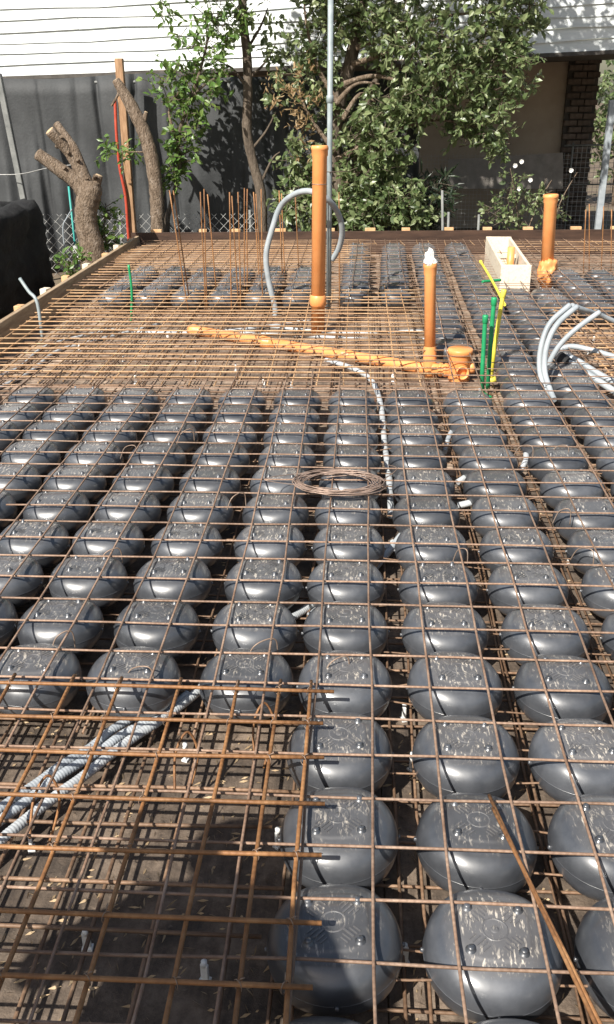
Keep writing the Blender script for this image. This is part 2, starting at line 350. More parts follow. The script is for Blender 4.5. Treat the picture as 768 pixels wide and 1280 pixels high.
# ================================================================== VOID DISCS
RB, HB, ZE = 0.159, 0.08, 0.188
def shell(top, ribs):
    mb = MB(); seg = 40
    ts = [0, 0.12, 0.24, 0.36, 0.46, 0.5, 0.515, 0.56, 0.62, 0.7, 0.78, 0.85, 0.9, 0.94, 0.97, 0.99, 1.0]
    for t in ts:
        p = 2 + 3.2*(1-t); u = max(0, (t-0.40)/0.60); z = HB*(1-u**2.15)**(1/2.15) if u < 1 else 0
        if top and t <= 0.5: z += 0.0016
        for k in range(seg):
            a = 2*math.pi*k/seg
            r = RB*t/((abs(math.cos(a))**p+abs(math.sin(a))**p)**(1/p))
            mb.v.append(Vector((r*math.cos(a), r*math.sin(a), z if top else -z)))
    for i in range(len(ts)-1):
        for k in range(seg):
            k2 = (k+1) % seg; q = (i*seg+k, (i+1)*seg+k, (i+1)*seg+k2, i*seg+k2)
            mb.face(q if top else q[::-1], sm=True)
    return mb
def rib_mesh():
    mb = MB(); z = HB+0.0012
    mb.lathe([(0.026, 0), (0.0275, 0.0016), (0.0305, 0.0016), (0.032, 0)], (0, 0, z), seg=20)
    mb.lathe([(0.001, 0.002), (0.008, 0.002), (0.011, 0)], (0, 0, z), seg=12)
    for q in range(4):
        rot = Matrix.Rotation(math.pi/4+q*math.pi/2, 3, 'Z')
        mb.box(rot @ Vector((0.048, 0, z+0.001)), (0.016, 0.0022, 0.0018), rot)
        for s_ in (-1, 1):
            for d in (0.011, 0.021):
                mb.box(rot @ Vector((0.05+d*0.2, s_*d, z+0.0008)), (0.015-d*0.2, 0.0016, 0.0014), rot)
    return mb
ME_top = shell(True, True).mesh('upper_shell', M['plastic_top']); ME_bot = shell(False, False).mesh('lower_shell', M['plastic'])
fl = MB().lathe([(RB-0.003, -0.0025), (RB+0.0005, -0.0012), (RB+0.0005, 0.0012), (RB-0.003, 0.0025)], seg=40)
for q in range(4):
    a = q*math.pi/2 + math.pi/2; fl.lathe([(0.0, 0.005), (0.0045, 0.004), (0.005, -0.004)], ((RB+0.001)*math.cos(a), (RB+0.003)*math.sin(a), 0), seg=8)
ME_flange = fl.mesh('seam_flange', M['plastic'])
ME_rib = rib_mesh().mesh('top_rib', M['plastic_top'])
ME_stud = MB().lathe([(0.0135, -0.004), (0.0125, 0.002), (0.0085, 0.003), (0.0082, 0.009), (0.0065, 0.0115), (0.0001, 0.012)], seg=14).mesh('stud', M['plastic'])
st = 0.0585
ORD = ['first', 'second', 'third', 'fourth', 'fifth', 'sixth', 'seventh', 'eighth', 'ninth', 'tenth', 'eleventh', 'twelfth', 'thirteenth', 'fourteenth', 'fifteenth', 'sixteenth', 'seventeenth', 'eighteenth', 'nineteenth', 'twentieth']
def disc_col(lst, group):
    for (x, y, full, label) in lst:
        o = thing('void_disc', label, 'void former', (x+rnd(-.007, .007), y+rnd(-.006, .006), ZE+rnd(-0.003, 0.001)), group)
        o.rotation_euler = (rnd(-.04, .04), rnd(-.04, .04), rnd(-.09, .09))
        link('upper_shell', ME_top, o); link('lower_shell', ME_bot, o)
        for sx in (-1, 1):
            for sy in (-1, 1): link('stud', ME_stud, o, (sx*st, sy*st*0.97, HB))
        if full: link('seam_flange', ME_flange, o); link('top_rib', ME_rib, o)
# column lines: x at row 3 and at row 12
COLS = {-7: (-2.46, -2.455), -6: (-2.11, -2.099), -5: (-1.765, -1.759), -4: (-1.41, -1.405), -3: (-1.066, -1.047), -2: (-0.709, -0.701), -1: (-0.335, -0.351),
        0: (-0.004, 0.012), 1: (0.363, 0.377), 2: (0.722, 0.752), 3: (1.092, 1.135), 4: (1.448, 1.497), 5: (1.81, 1.86)}
def colx(i, j): a, b = COLS[i]; return a+(b-a)*(j-3)/9
near = []
for i in COLS:
    for j in range(-1, 13):
        if i < 0 and j < 3: continue
        if i >= 3 and j < 0: continue
        if i == 5 and j > 9: continue
        row = 'in the row under the wire coil' if i == 0 else ('in %s row from coil row towards %s' % (ORD[abs(i)-1], 'side board' if i < 0 else 'grey hoses'))
        near.append((colx(i, j), j*P, j <= 6, 'black void disc %s from dense mat %s' % (ORD[12-j], row)))
disc_col(near, 'discs of the wide front block')
LB = 'black void disc %s from back board in the long row %s'
right = [(0.77+(j-15)*0.0075, j*P, False, LB % (ORD[31-j], 'behind the drain box')) for j in range(16, 32)] + [(1.165+(j-13)*0.0085, j*P, False, LB % (ORD[31-j], 'behind green pipes')) for j in range(13, 32)] + [(1.50+(j-13)*0.008, j*P, False, 'black void disc %s from timber box in the row leading to it' % ORD[22-j]) for j in range(13, 23)]
disc_col(right, 'discs of the long rows')
bc = [(0.01+(j-22)*0.003, j*P, False, 'black void disc %s from back board in short row next to the steel pole' % ORD[31-j]) for j in range(22, 32)] + [(0.405+(j-22)*0.011, j*P, False, 'black void disc %s from back board in second short row past the steel pole' % ORD[31-j]) for j in range(22, 32)]
disc_col(bc, 'discs of the two short rows')
lf = [(-0.55+k*-0.365+(j-24)*0.004, j*P-0.1, False, 'black void disc among starter bars, %s from back board, %s row from orange standpipe' % (ORD[26-j], ORD[k])) for k in range(6) for j in range(22, 27)]
disc_col(lf, 'discs among the starter bars')
rg = [(1.88+k*0.36+(j-20)*0.01, j*P+0.05, False, 'black void disc %s from back board in %s row counted from wrapped pipe foot' % (ORD[25-j], ORD[k])) for k in range(4) for j in range(20, 26) if not (k == 0 and j > 22)]
disc_col(rg, 'discs beside the wrapped pipe')

# ================================================================== REINFORCEMENT
def bar_pts(a, b, step=0.35, jit=0.004, sag=0.0):
    a = Vector(a); b = Vector(b); L = (b-a).length; n = max(2, int(L/step)); out = []
    for i in range(n+1):
        p = a.lerp(b, i/n)
        if 0 < i < n or True: p += Vector((rnd(-jit, jit), rnd(-jit, jit), rnd(-jit, jit)*0.6))
        out.append(p)
    return spline(out, 2)
def bar(name, parent, a, b, r, mat, sides=7, step=0.35, jit=0.004):
    o = (Vector(a)+Vector(b))/2
    return MB().tube(loc_pts(bar_pts(a, b, step, jit), o), r, sides).build(name, mat, parent, o)
ZW = 0.286
tm = thing('welded_mesh', 'thin rusty welded wire mesh lying on top of all the black discs', 'wire mesh', (0.7, 3.7, ZD))
def add(o, par):
    o.parent = par; o.location = Vector(o.location) - Vector(par.location); return o
RW = 0.0041
# longitudinal wires: two per row of discs
for i in COLS:
    for s_ in (-0.235, 0.255):
        y0 = -0.9 if i >= -4 else 0.4
        x0 = colx(i, y0/P)+s_*P+rnd(-.012, .012); y1 = 11.3; x1 = colx(i, 12)+s_*P+(0.1 if i >= 0 else 0.0)+rnd(-.02, .02)
        ym = 4.4; xm = colx(i, 12)+s_*P+rnd(-.012, .012)
        o = Vector((xm, ym, ZW)); far = bar_pts((xm+(x1-xm)*.45 if i < 2 else xm, 7.7 if i < 2 else ym+.1, ZW), (x1+(0.12 if i >= 2 else 0), y1, ZW-0.012), 0.35, 0.007)
        nearp = bar_pts((x0, y0, ZW), (xm, ym+rnd(.05, .3), ZW), 0.35, 0.0045)
        for p in ([nearp, far] if i < 2 else [nearp+far]):
            add(MB().tube(loc_pts(p, o), RW*(.8 if p is far else 1), 7).build('longitudinal_wire', M['wire'], None, o), tm)
for x in (2.15, 2.4, 2.65, 2.9, 3.15, 3.4):
    add(bar('longitudinal_wire', None, (x, 4.0, ZW-.004), (x+0.1, 11.3, ZW-.01), RW, M['wire']), tm)
# cross wires
y = -0.29+0.0
k = 0
while y < 11.3:
    zz = ZW-0.0085 if y < 8 else ZW-0.02
    xl = -1.6 if y < 2.4 else XL+0.06
    if 4.55 < y < 7.8: xl = 0.55+rnd(-.1, .1)
    xr = 1.45 if y < 2.6 else (2.4 if y < 6 else 3.9)
    add(bar('cross_wire', None, (xl, y+rnd(-.006, .006)-0.004*xl, zz), (xr, y+rnd(-.006, .006)-0.004*xr, zz), RW if y < 4.6 else RW*.72, M['wire'], jit=0.004), tm)
    y += 0.1742; k += 1
# bent tie loops hooked over the wires
for (px, py) in [(427, 826), (83, 794), (180, 838), (335, 804), (440, 592), (143, 690), (165, 560), (580, 690), (708, 640), (735, 690), (236, 540), (660, 560), (300, 620), (705, 560)]:
    c = atz(px, py, ZW); a = rnd(-0.9, 0.9); d = Vector((math.cos(a), math.sin(a), 0))*rnd(.05, .09)
    p = spline([c-d-Vector((0, 0, .07)), c-d*0.6+Vector((0, 0, -.005)), c+Vector((0, 0, .016)), c+d*.35+Vector((0, 0, .004)), c+d*.4-Vector((0, 0, .06))], 5)
    add(MB().tube(loc_pts(p, c), 0.0025, 6).build('tie_loop', M['tie'], None, c), tm)

# bottom mesh close to the plywood
bmh = thing('bottom_mesh', 'rusty bottom reinforcement bars lying just above the plywood under the discs', 'rebar mesh', (0.7, 3.7, ZD))
for i in COLS:
    for s_ in (-0.42, 0.5):
        x0 = colx(i, 0)+s_*P+rnd(-.02, .02); x1 = colx(i, 12)+s_*P+rnd(-.02, .02)
        y0 = -0.9 if i >= 0 else 0.9
        add(bar('longitudinal_bar', None, (x0, y0, ZD+.035), (x1+(0.12 if i > 0 else 0), 11.2, ZD+.035), 0.0048, M['lowbar'], 6, 0.5, 0.006), bmh)
y = -0.42
while y < 11.2:
    xl = (-.12 if y < .9 else -1.6) if y < 2.4 else XL+0.08; xr = 1.45 if y < 2.6 else (2.4 if y < 6 else 3.8)
    yy = y+rnd(-.02, .02)
    add(bar('cross_bar', None, (xl, yy, ZD+.026), (xr, yy+rnd(-.02, .02), ZD+.026), 0.0046, M['lowbar'], 6, 0.5, 0.005), bmh)
    y += 0.175
# ladder rungs and uprights that hold the discs between two rows
for i in (0, 1, 2, 3):
    for j in range(0, 12):
        for dy in (-0.06, 0.06):
            if random.random() < 0.7:
                xx = colx(i, j)+P*0.5; yy = j*P+dy+rnd(-.03, .03)
                add(bar('cage_rung', None, (xx-.075, yy, ZD+.1+rnd(-.01, .03)), (xx+.075, yy+rnd(-.01, .01), ZD+.1+rnd(-.01, .03)), 0.0032, M['lowbar'], 6, 0.1, 0.002), bmh)

# thick mat by the near corner
nm = thing('rebar_mat', 'thick orange ribbed rebar mat over bare plywood beside the corrugated conduits', 'rebar mat', (-0.8, 0.3, ZD))
ZB = 0.306
for (x, xe) in ((-1.78, -1.8), (-1.6, -1.58), (-1.40, -1.42), (-1.24, -1.22), (-1.057, -1.06), (-0.868, -0.88), (-0.709, -0.70), (-0.522, -0.525), (-0.335, -0.345), (-0.204, -0.19), (-0.107, -0.087)):
    add(bar('longitudinal_bar', None, (x, 0.905+rnd(-.006, .006), ZB), (xe, -1.95, ZB-.004), 0.0058, M['bar'], 9, 0.4, 0.004), nm)
for (y, xr) in ((0.839, -0.029), (0.673, -0.058), (0.509, -0.046), (0.332, -0.044), (0.152, -0.044), (-0.05, -0.036), (-0.212, -0.049), (-0.39, -0.04), (-.57, -.05), (-.75, -.04), (-.93, -.05), (-1.11, -.04), (-1.29, -.05), (-1.47, -.04), (-1.65, -.05)):
    add(bar('cross_bar', None, (-1.95, y+rnd(-.01, .01), ZB+.0138), (xr, y+rnd(-.006, .006), ZB+.0138), 0.0058, M['bar'], 9, 0.4, 0.0035), nm)
for k in range(9):
    x = -1.42+k*0.165+rnd(-.03, .03)
    add(bar('lower_bar', None, (x, 0.95+rnd(-.05, .05), ZD+.055), (x+rnd(-.03, .03), -0.95, ZD+.055), 0.0058, M['lowbar'], 7, 0.4, 0.004), nm)
for k in range(8):
    y = 0.78-k*0.17+rnd(-.03, .03)
    add(bar('lower_bar', None, (-1.75, y, ZD+.067), (-0.1+rnd(-.1, .05), y+rnd(-.02, .02), ZD+.067), 0.0058, M['lowbar'], 7, 0.4, 0.004), nm)
loop = MB().tube([Vector((.0115*math.cos(a), 0, .0165*math.sin(a))) for a in [q*math.pi/5 for q in range(11)]], .0013, 5, False)
loop.tube([Vector((.002, 0, .016)), Vector((.008, .004, .024)), Vector((.013, .008, .026))], .0013, 5); tie_me = loop.mesh('tie_wire', M['tie'])
for x in (-1.057, -.868, -.709, -.522, -.335, -.204, -.107):
    for y in (.839, .673, .509, .332, .152, -.05, -.212):
        if random.random() < .7: o = link('tie_wire', tie_me, nm, Vector((x, y, ZB+.007))-Vector(nm.location), R(45 if random.random() < .5 else -45)+rnd(-.2, .2))
# two vertical chair bars and a hooked end inside the mat
for (px, py) in ((234, 1000), (60, 1060), (330, 960)):
    c = atz(px, py, ZD+0.02)
    p = spline([c, c+Vector((.03, .06, .12)), c+Vector((.0, .08, .19)), c+Vector((-.03, .03, .15)), c+Vector((-.02, -.06, .09))], 6)
    add(MB().tube(loc_pts(p, c), 0.004, 7).build('hooked_bar', M['bar'], None, c), nm)

# dense mat in the middle
mm = thing('rebar_mat', 'wide dense rusty rebar mat with no discs, crossed by the lying orange drain pipe', 'rebar mat', (-1.1, 6.0, ZD))
y = 4.52
while y < 7.75:
    add(bar('cross_bar', None, (XL+0.04+rnd(0, .12), y+rnd(-.02, .02), 0.268), (0.60+rnd(-.05, .1), y+rnd(-.03, .03), 0.268), 0.0056, M['bar_sunlit'], 6, 0.5, 0.006), mm)
    add(bar('lower_bar', None, (XL+0.04+rnd(0, .12), y+.07+rnd(-.03, .03), ZD+.052), (0.62+rnd(-.05, .1), y+.07+rnd(-.03, .03), ZD+.052), 0.0048, M['lowbar'], 6, 0.5, 0.006), mm)
    y += 0.158
x = XL+0.12
while x < 0.62:
    add(bar('longitudinal_bar', None, (x+rnd(-.02, .02), 4.42+rnd(-.05, .05), 0.255), (x+rnd(-.04, .04), 7.85+rnd(-.1, .3), 0.255), 0.0054, M['bar_sunlit'], 6, 0.5, 0.006), mm)
    add(bar('lower_bar', None, (x+.08+rnd(-.03, .03), 4.35, ZD+.064), (x+.08+rnd(-.04, .04), 7.9, ZD+.064), 0.0048, M['lowbar'], 6, 0.5, 0.006), mm)
    x += 0.172
# mat along the left and back edge
em = thing('rebar_mat', 'rusty rebar mat along the back board behind the starter bars', 'rebar mat', (0, 9.8, ZD))
y = 7.95
while y < 11.3:
    xr = -0.2 if y < 9.3 else 0.0
    xl = XL+0.05+rnd(0, .1)
    if y > 9.3: xr = 0.2
    add(bar('cross_bar', None, (xl, y+rnd(-.02, .02), 0.262), ((-2.15 if 7.95 < y < 9.2 and random.random() < .5 else xr)+rnd(-.1, .1), y+rnd(-.03, .03), 0.262), 0.0055, M['bar_sunlit'], 6, 0.6, 0.006), em)
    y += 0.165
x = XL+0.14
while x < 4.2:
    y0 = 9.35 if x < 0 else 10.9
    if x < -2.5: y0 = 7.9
    add(bar('longitudinal_bar', None, (x+rnd(-.02, .02), y0, 0.25), (x+rnd(-.04, .04), 11.35, 0.25), 0.005, M['bar_sunlit'], 6, 0.6, 0.006), em)
    x += 0.18
for k in range(5):
    yy = 10.35+k*0.2
    add(bar('cross_bar', None, (1.9+rnd(-.2, .2), yy, 0.252), (4.2, yy+rnd(-.03, .03), 0.252), 0.0055, M['bar_sunlit'], 6, 0.6, 0.006), em)
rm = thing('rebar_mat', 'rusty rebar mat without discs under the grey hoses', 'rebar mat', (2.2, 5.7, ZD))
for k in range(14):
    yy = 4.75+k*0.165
    add(bar('cross_bar', None, (1.72+rnd(-.06, .06), yy+rnd(-.02, .02), 0.262), (3.4, yy+rnd(-.03, .03), 0.262), 0.0058, M['bar_sunlit'], 6, 0.5, 0.006), rm)
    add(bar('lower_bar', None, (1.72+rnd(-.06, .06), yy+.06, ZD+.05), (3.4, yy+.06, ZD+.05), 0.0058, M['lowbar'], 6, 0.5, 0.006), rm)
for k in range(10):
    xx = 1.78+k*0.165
    add(bar('longitudinal_bar', None, (xx, 4.7, 0.25), (xx+rnd(-.02, .05), 7.0, 0.25), 0.0058, M['bar_sunlit'], 6, 0.5, 0.006), rm)
    add(bar('lower_bar', None, (xx+.05, 4.7, ZD+.062), (xx+.05+rnd(-.03, .03), 7.0, ZD+.062), 0.0058, M['lowbar'], 6, 0.5, 0.006), rm)

# loose pair of bars lying across the discs
for k, (lab) in enumerate(('loose orange bar lying slantwise over the discs, longer of the pair', 'loose orange bar lying slantwise over the discs, shorter of the pair')):
    a = Vector((0.393+0.004*k, 0.405-0.05*k, ZW+.0135)); b = Vector((0.566+0.014*k, -0.5, ZW+.0135)); o = (a+b)/2
    tag(MB().tube(loc_pts(bar_pts(a, b, 0.3, 0.0012), o), 0.0052, 9).build('loose_bar', M['bar'], None, o), lab, 'rebar')

# white plastic spacers standing on the deck
sp = MB().box((0, 0, 0.028), (0.0055, 0.012, 0.028), bev=0.002)
sp.box((0, 0, 0.004), (0.012, 0.016, 0.004), bev=0.001); sp.lathe([(0.0001, .066), (.009, .066), (.009, .05), (.0001, .05)], seg=10)
me_sp = sp.mesh('spacer', M['whiteplastic'])
for (px, py) in ((348, 1058), (40, 1062), (110, 1186), (233, 950), (257, 1226), (505, 1205), (515, 962), (712, 705), (505, 900), (170, 480), (245, 458), (155, 452), (210, 425), (320, 430), (295, 465), (382, 440), (491, 478), (705, 405), (735, 445), (742, 430), (330, 485), (365, 488), (100, 440), (590, 800), (440, 1000), (460, 560)):
    p = atz(px, py, ZD)
    o = link('bar_spacer', me_sp, None, (p.x, p.y, ZD), rnd(0, 3)); o.scale = (0.85, 0.85, 1.0)
    tag(o, 'small white plastic bar spacer standing on the plywood under the bars', 'spacer', 'white bar spacers')

# ================================================================== CONDUITS, HOSES, PIPES
def corr(L, r): return r*(1.0+0.035*math.sin(L*2*math.pi/0.0105))
def hose(name, pts, r, mat, label, cat, group=None, corrug=False, n=8, sides=10):
    p = spline(pts, n)
    if corrug:
        d = [p[0]]; 
        q = []
        for i in range(len(p)-1):
            m = max(1, int((p[i+1]-p[i]).length/0.0021))
            for k in range(m): q.append(p[i].lerp(p[i+1], k/m))
        q.append(p[-1]); p = q
    o = Vector(pts[0])
    ob = MB().tube(loc_pts(p, o), r, sides, rfun=corr if corrug else None).build(name, mat, None, o)
    return tag(ob, label, cat, group)
zc = ZD+0.021
def pz(lst): return [atz(x, y, z) for (x, y, z) in lst]
def cz(l): return pz([(x_, y_, .115) for (x_, y_) in l])
hose('corrugated_conduit', cz([(-40, 1040), (-10, 1018), (23, 995), (51, 976), (78, 956), (113, 935), (137, 915), (156, 903), (174, 892)]), 0.0155, M['conduit'], 'corrugated grey conduit under the bars, shortest one of the bundle by the thick rebar mat', 'conduit', None, True)
hose('corrugated_conduit', cz([(-40, 1056), (8, 1020), (43, 994), (70, 973), (98, 955), (129, 936), (156, 917), (203, 893), (235, 868)]), 0.0155, M['conduit'], 'corrugated grey conduit under the bars, middle one of the bundle by the thick rebar mat', 'conduit', None, True)
hose('corrugated_conduit', cz([(-40, 1085), (0, 1051), (43, 1016), (74, 992), (101, 973), (125, 954), (152, 933), (176, 916), (195, 904), (250, 862), (281, 823)]) + pz([(300, 810, .10), (390, 756, .09), (492, 678, .09)]), 0.016, M['conduit_white'], 'paler corrugated conduit of the bundle by the thick rebar mat', 'conduit', None, True)
hose('conduit', pz([(388, 770, .085), (430, 738, .085), (470, 708, .09), (503, 668, .12)]), 0.017, M['conduit'], 'grey conduit showing in the gap between discs below the wire coil', 'conduit')
hose('conduit', pz([(408, 450, .1), (440, 460, .15), (464, 475, .15), (476, 505, .15), (481, 555, .12), (487, 600, .12), (489, 645, .1)]), 0.018, M['conduit_white'], 'white conduit running down the gap past the wire coil', 'conduit', None, True)
hose('conduit', pz([(556, 565, .12), (562, 545, .14), (572, 530, .14), (590, 508, .12), (600, 488, .1)]), 0.015, M['conduit'], 'short grey conduit end beside the green pipes between discs', 'conduit', None, True)
hose('conduit', pz([(572, 603, .12), (585, 594, .14), (590, 585, .1)]), 0.017, M['conduit_white'], 'stub of white conduit, upper of two between discs right of the coil', 'conduit')
hose('conduit', pz([(573, 632, .12), (592, 627, .14), (605, 618, .1)]), 0.017, M['conduit_white'], 'stub of white conduit, lower of two between discs right of the coil', 'conduit')
hose('conduit', pz([(650, 590, .11), (658, 575, .15), (662, 560, .13), (700, 520, .1)]), 0.016, M['conduit_white'], 'white conduit piece between disc rows below the grey hoses', 'conduit', None, True)
# conduits on the deck in the dense mat
for k, (pts, lab) in enumerate([
    ([(-40, 500, .1), (30, 470, .1), (70, 440, .11), (110, 428, .1), (200, 405, .1)], 'pale conduit lying under the dense mat near the left board'),
    ([(-40, 478, .1), (20, 462, .1), (60, 432, .12), (140, 412, .1)], 'second pale conduit under the dense mat near the left board'),
    ([(300, 416, .1), (400, 421, .11), (480, 425, .11), (540, 424, .1)], 'pale conduit lying behind the lying orange drain pipe'),
    ([(335, 408, .1), (430, 416, .1), (535, 413, .1)], 'thin pale conduit lying furthest behind the orange drain pipe'),
    ([(130, 412, .1), (210, 416, .1), (300, 412, .1), (390, 400, .1)], 'dark edged conduit lying left of the orange standpipe foot')]):
    hose('conduit', pz([(x_, y_, ZD+.016) for (x_, y_, z_) in pts]), 0.014, M['conduit_white'], lab, 'conduit', None, False)

# orange drain pipes
def pipe(name, a, b, r, label, collar=True, parent=None):
    a = Vector(a); b = Vector(b); L = (b-a).length; rot = (b-a).to_track_quat('Z', 'Y').to_matrix()
    prof = [(r*0.9, 0), (r, 0), (r, L-0.09), (r*1.13, L-0.075), (r*1.13, L-0.035), (r*1.2, L-0.03), (r*1.2, L-0.012), (r*1.13, L-0.005), (r*1.12, L), (r*0.95, L), (r*0.93, L-0.25)] if collar else [(r*0.9, 0), (r, 0), (r, L), (r*0.9, L), (r*0.9, L-.2)]
    th = thing(name, label, 'pipe', a)
    o = MB().lathe(prof, (0, 0, 0), rot, 28).build('pipe_wall', M['orange'], th)
    MB().lathe([(0.0001, 0), (r*0.92, 0)], rot @ Vector((0, 0, max(0.02, L-0.24))), rot, 20).build('bore', M['orange_dark'], th)
    return th, rot, L
th, rot, L = pipe('standpipe', (-0.322, 6.81, ZD), (-0.298, 6.81, 1.635), 0.062, 'tall orange drain standpipe beside the grey steel pole')
MB().lathe([(.063, 0.0), (.073, 0.01), (.075, .05), (.071, .09), (.063, .1)], rot @ Vector((0, 0, 0.24)), rot, 24).build('socket', M['orange'], th)
MB().tube([rot @ Vector((.064*math.cos(a), .064*math.sin(a), 1.28)) for a in [k*math.pi/8 for k in range(17)]], 0.003, 6).build('tie_wire', M['tie'], th)
th, rot, L = pipe('standpipe', (0.592, 5.35, ZD), (0.557, 5.35, 0.90), 0.042, 'slim orange drain pipe plugged with white plastic beside the drain box')
MB().lathe([(.043, 0.0), (.05, 0.01), (.051, .05), (.049, .2), (.043, .22)], rot @ Vector((0, 0, 0.02)), rot, 24).build('socket', M['orange'], th)
pb_ = MB(); ns = 14
for i, (rr_, z_) in enumerate([(.03, -.03), (.052, -.012), (.058, .006), (.047, .025), (.036, .045), (.034, .065), (.03, .085), (.018, .1), (.004, .104)]):
    for k in range(ns):
        a = 2*math.pi*k/ns; q = rr_*(1+.22*math.sin(3*a+i*.7)+rnd(-.14, .14)); pb_.v.append(Vector((q*math.cos(a)-.006*i*.4, q*math.sin(a), z_+.018*math.sin(a+2)*(i > 4)+rnd(-.004, .004))))
for i in range(8):
    for k in range(ns): k2 = (k+1) % ns; pb_.face((i*ns+k, i*ns+k2, (i+1)*ns+k2, (i+1)*ns+k))
pb_.build('plastic_bag', M['whiteplastic'], th, rot @ Vector((0, 0, L))).scale = (.85, .85, .9)
th, rot, L = pipe('standpipe', (2.112, 8.9, ZD), (2.073, 8.9, 1.048), 0.068, 'short orange drain standpipe with a crumpled wrapped foot near the timber box')
b = bmesh.new(); bmesh.ops.create_icosphere(b, subdivisions=4, radius=1)
for v in b.verts:
    a = math.atan2(v.co.y, v.co.x); k = .95+0.25*mnoise.noise(v.co*2.2+Vector((4, 1, 7)))+0.16*mnoise.noise(v.co*5.5)
    v.co = Vector((v.co.x*.112*k, v.co.y*.112*k, v.co.z*.16*k))
MB().bm(b, sm=True).build('wrapping', M['orange'], th, (0.0, 0.0, 0.2))
# lying drain
A = atz(238, 412, .1); B = Vector((0.60, 5.38, .1)); D = (B-A); rot = D.to_track_quat('Z', 'Y').to_matrix(); L = D.length
th = thing('drain_pipe', 'orange drain pipe lying under the dense rebar mat', 'pipe', A)
r = 0.043
MB().lathe([(r*.9, 0), (r, 0), (r, L-.02)], (0, 0, 0), rot, 24).build('pipe_wall', M['orange'], th)
for q in (0.02, L*0.33, L*0.66):
    MB().lathe([(r, 0), (r*1.2, .01), (r*1.2, .05), (r*1.13, .055), (r*1.13, .1), (r, .11)], rot @ Vector((0, 0, q)), rot, 24).build('socket', M['orange'], th)
# drain box with open branch
jc = Vector((0.80, 5.25, ZD)); th = thing('drain_box', 'round orange drain box with open socket between slim pipe and green pipes', 'drain box', jc)
MB().lathe([(.0001, 0), (.085, 0), (.092, .015), (.092, .20), (.096, .21), (.096, .225), (.108, .23), (.108, .265), (.1, .275), (.0001, .28)], seg=32).build('body', M['orange'], th)
def nozzle(dirv, h, r, ln, nm):
    d = Vector(dirv).normalized(); rt = d.to_track_quat('Z', 'Y').to_matrix()
    o = MB().lathe([(r, 0.05), (r, ln-.05), (r*1.15, ln-.045), (r*1.2, ln-.02), (r*1.2, ln), (r*.98, ln), (r*.95, ln-.06)], (0, 0, h), rt, 24).build(nm, M['orange'], th)
    MB().lathe([(.0001, ln-.05), (r*.97, ln-.05)], (0, 0, h), rt, 20).build('bore', M['orange_dark'], o)
nozzle((0.12, -1, 0.12), .085, .046, .135, 'open_socket'); nozzle((1, .15, 0), .11, .042, .125, 'side_socket')
nk = MB(); rt = Vector((-1, 0.35, 0)).to_track_quat('Z', 'Y').to_matrix()
th.scale = (.88, .88, .9)
nk.lathe([(.05, .05), (.05, .1), (.058, .105), (.058, .125), (.05, .13), (.05, .145), (.058, .15), (.058, .17), (.048, .175), (.048, .23)], (0, 0, .08), rt, 24).build('neck', M['orange'], th)

# supply pipes
def stick(name, pts, r, mat, label, cap=True, mat2=None):
    o = Vector(pts[0]); th = thing(name, label, 'pipe', o); p = loc_pts(spline(pts, 5), o)
    MB().tube(p, r, 12).build('pipe_wall', mat, th)
    if cap:
        d = (p[-1]-p[-2]).normalized(); rt = d.to_track_quat('Z', 'Y').to_matrix()
        MB().lathe([(r*1.0, -.045), (r*1.3, -.04), (r*1.35, 0), (r*1.2, .012), (.0001, .014)], p[-1], rt, 14).build('cap', mat2 or mat, th)
    return th
g0 = atz(604, 492, .08)
stick('supply_pipe', [g0, aty(603, 470, 4.72), aty(605, 430, 4.74), aty(607, 396, 4.75)], .0155, M['green'], 'green supply pipe with cap, shorter of the two')
stick('supply_pipe', [atz(610, 486, .08), aty(612, 450, 4.85), aty(615, 410, 4.87), aty(618, 374, 4.88)], .0155, M['green'], 'green supply pipe with cap, taller of the two')
MB().tube(loc_pts([atz(602, 490, .08), atz(609, 496, .08), atz(614, 498, .08)], g0), .017, 10).build('elbow', M['green'], bpy.data.objects['supply_pipe'])
y0 = atz(614, 474, .12)
th = stick('gas_pipe', [y0, aty(617, 445, 5.0), aty(623, 405, 5.0), aty(630, 364, 5.0)], .015, M['yellow'], 'yellow pipe standing behind the green pipes')
MB().tube(loc_pts([y0+Vector((-.03, 0, -.01)), y0+Vector((.035, 0, 0))], y0), .026, 12).build('elbow', M['yellow'], th)
stick('gas_pipe', [atz(631, 381, .30), atz(622, 363, .31), atz(612, 345, .33), atz(601, 327, .35)], .0135, M['yellow'], 'yellow pipe lying slantwise on the mesh near the timber box', True)
stick('green_tube', [atz(603, 352, .31), atz(614, 351, .31), atz(626, 350, .31)], .014, M['green'], 'short green tube lying on the mesh near the timber box', False)
stick('green_rod', [Vector((-2.13, 7.2, ZD)), aty(165, 365, 7.2), aty(161, 331, 7.2)], .012, M['green'], 'thin green rod standing up from the mat near the left board', False)
stick('conduit_end', [Vector((-2.72, 6.35, ZD+.02)), aty(47, 379, 6.35), aty(36, 364, 6.4), aty(25, 348, 6.45)], .015, M['grey_pipe'], 'grey conduit end sticking up beside the left board', False)

# steel pole
p0 = Vector((-0.244, 7.53, ZD)); p1 = aty(414, -60, 7.53)
th = thing('steel_pole', 'tall thin grey steel pole standing next to the orange standpipe', 'pole', p0)
MB().tube([Vector(), p1-p0], .0245, 16).build('tube', M['grey_pipe'], th)
MB().lathe([(.0255, 0), (.032, .005), (.032, .06), (.0255, .065)], (p1-p0)*0.62, None, 16).build('coupler', M['grey_pipe'], th)
MB().tube(loc_pts([aty(398, 214, 6.9), aty(412, 215, 7.5), aty(434, 214, 7.55)], p0), .004, 6).build('tie_wire', M['tie'], th)
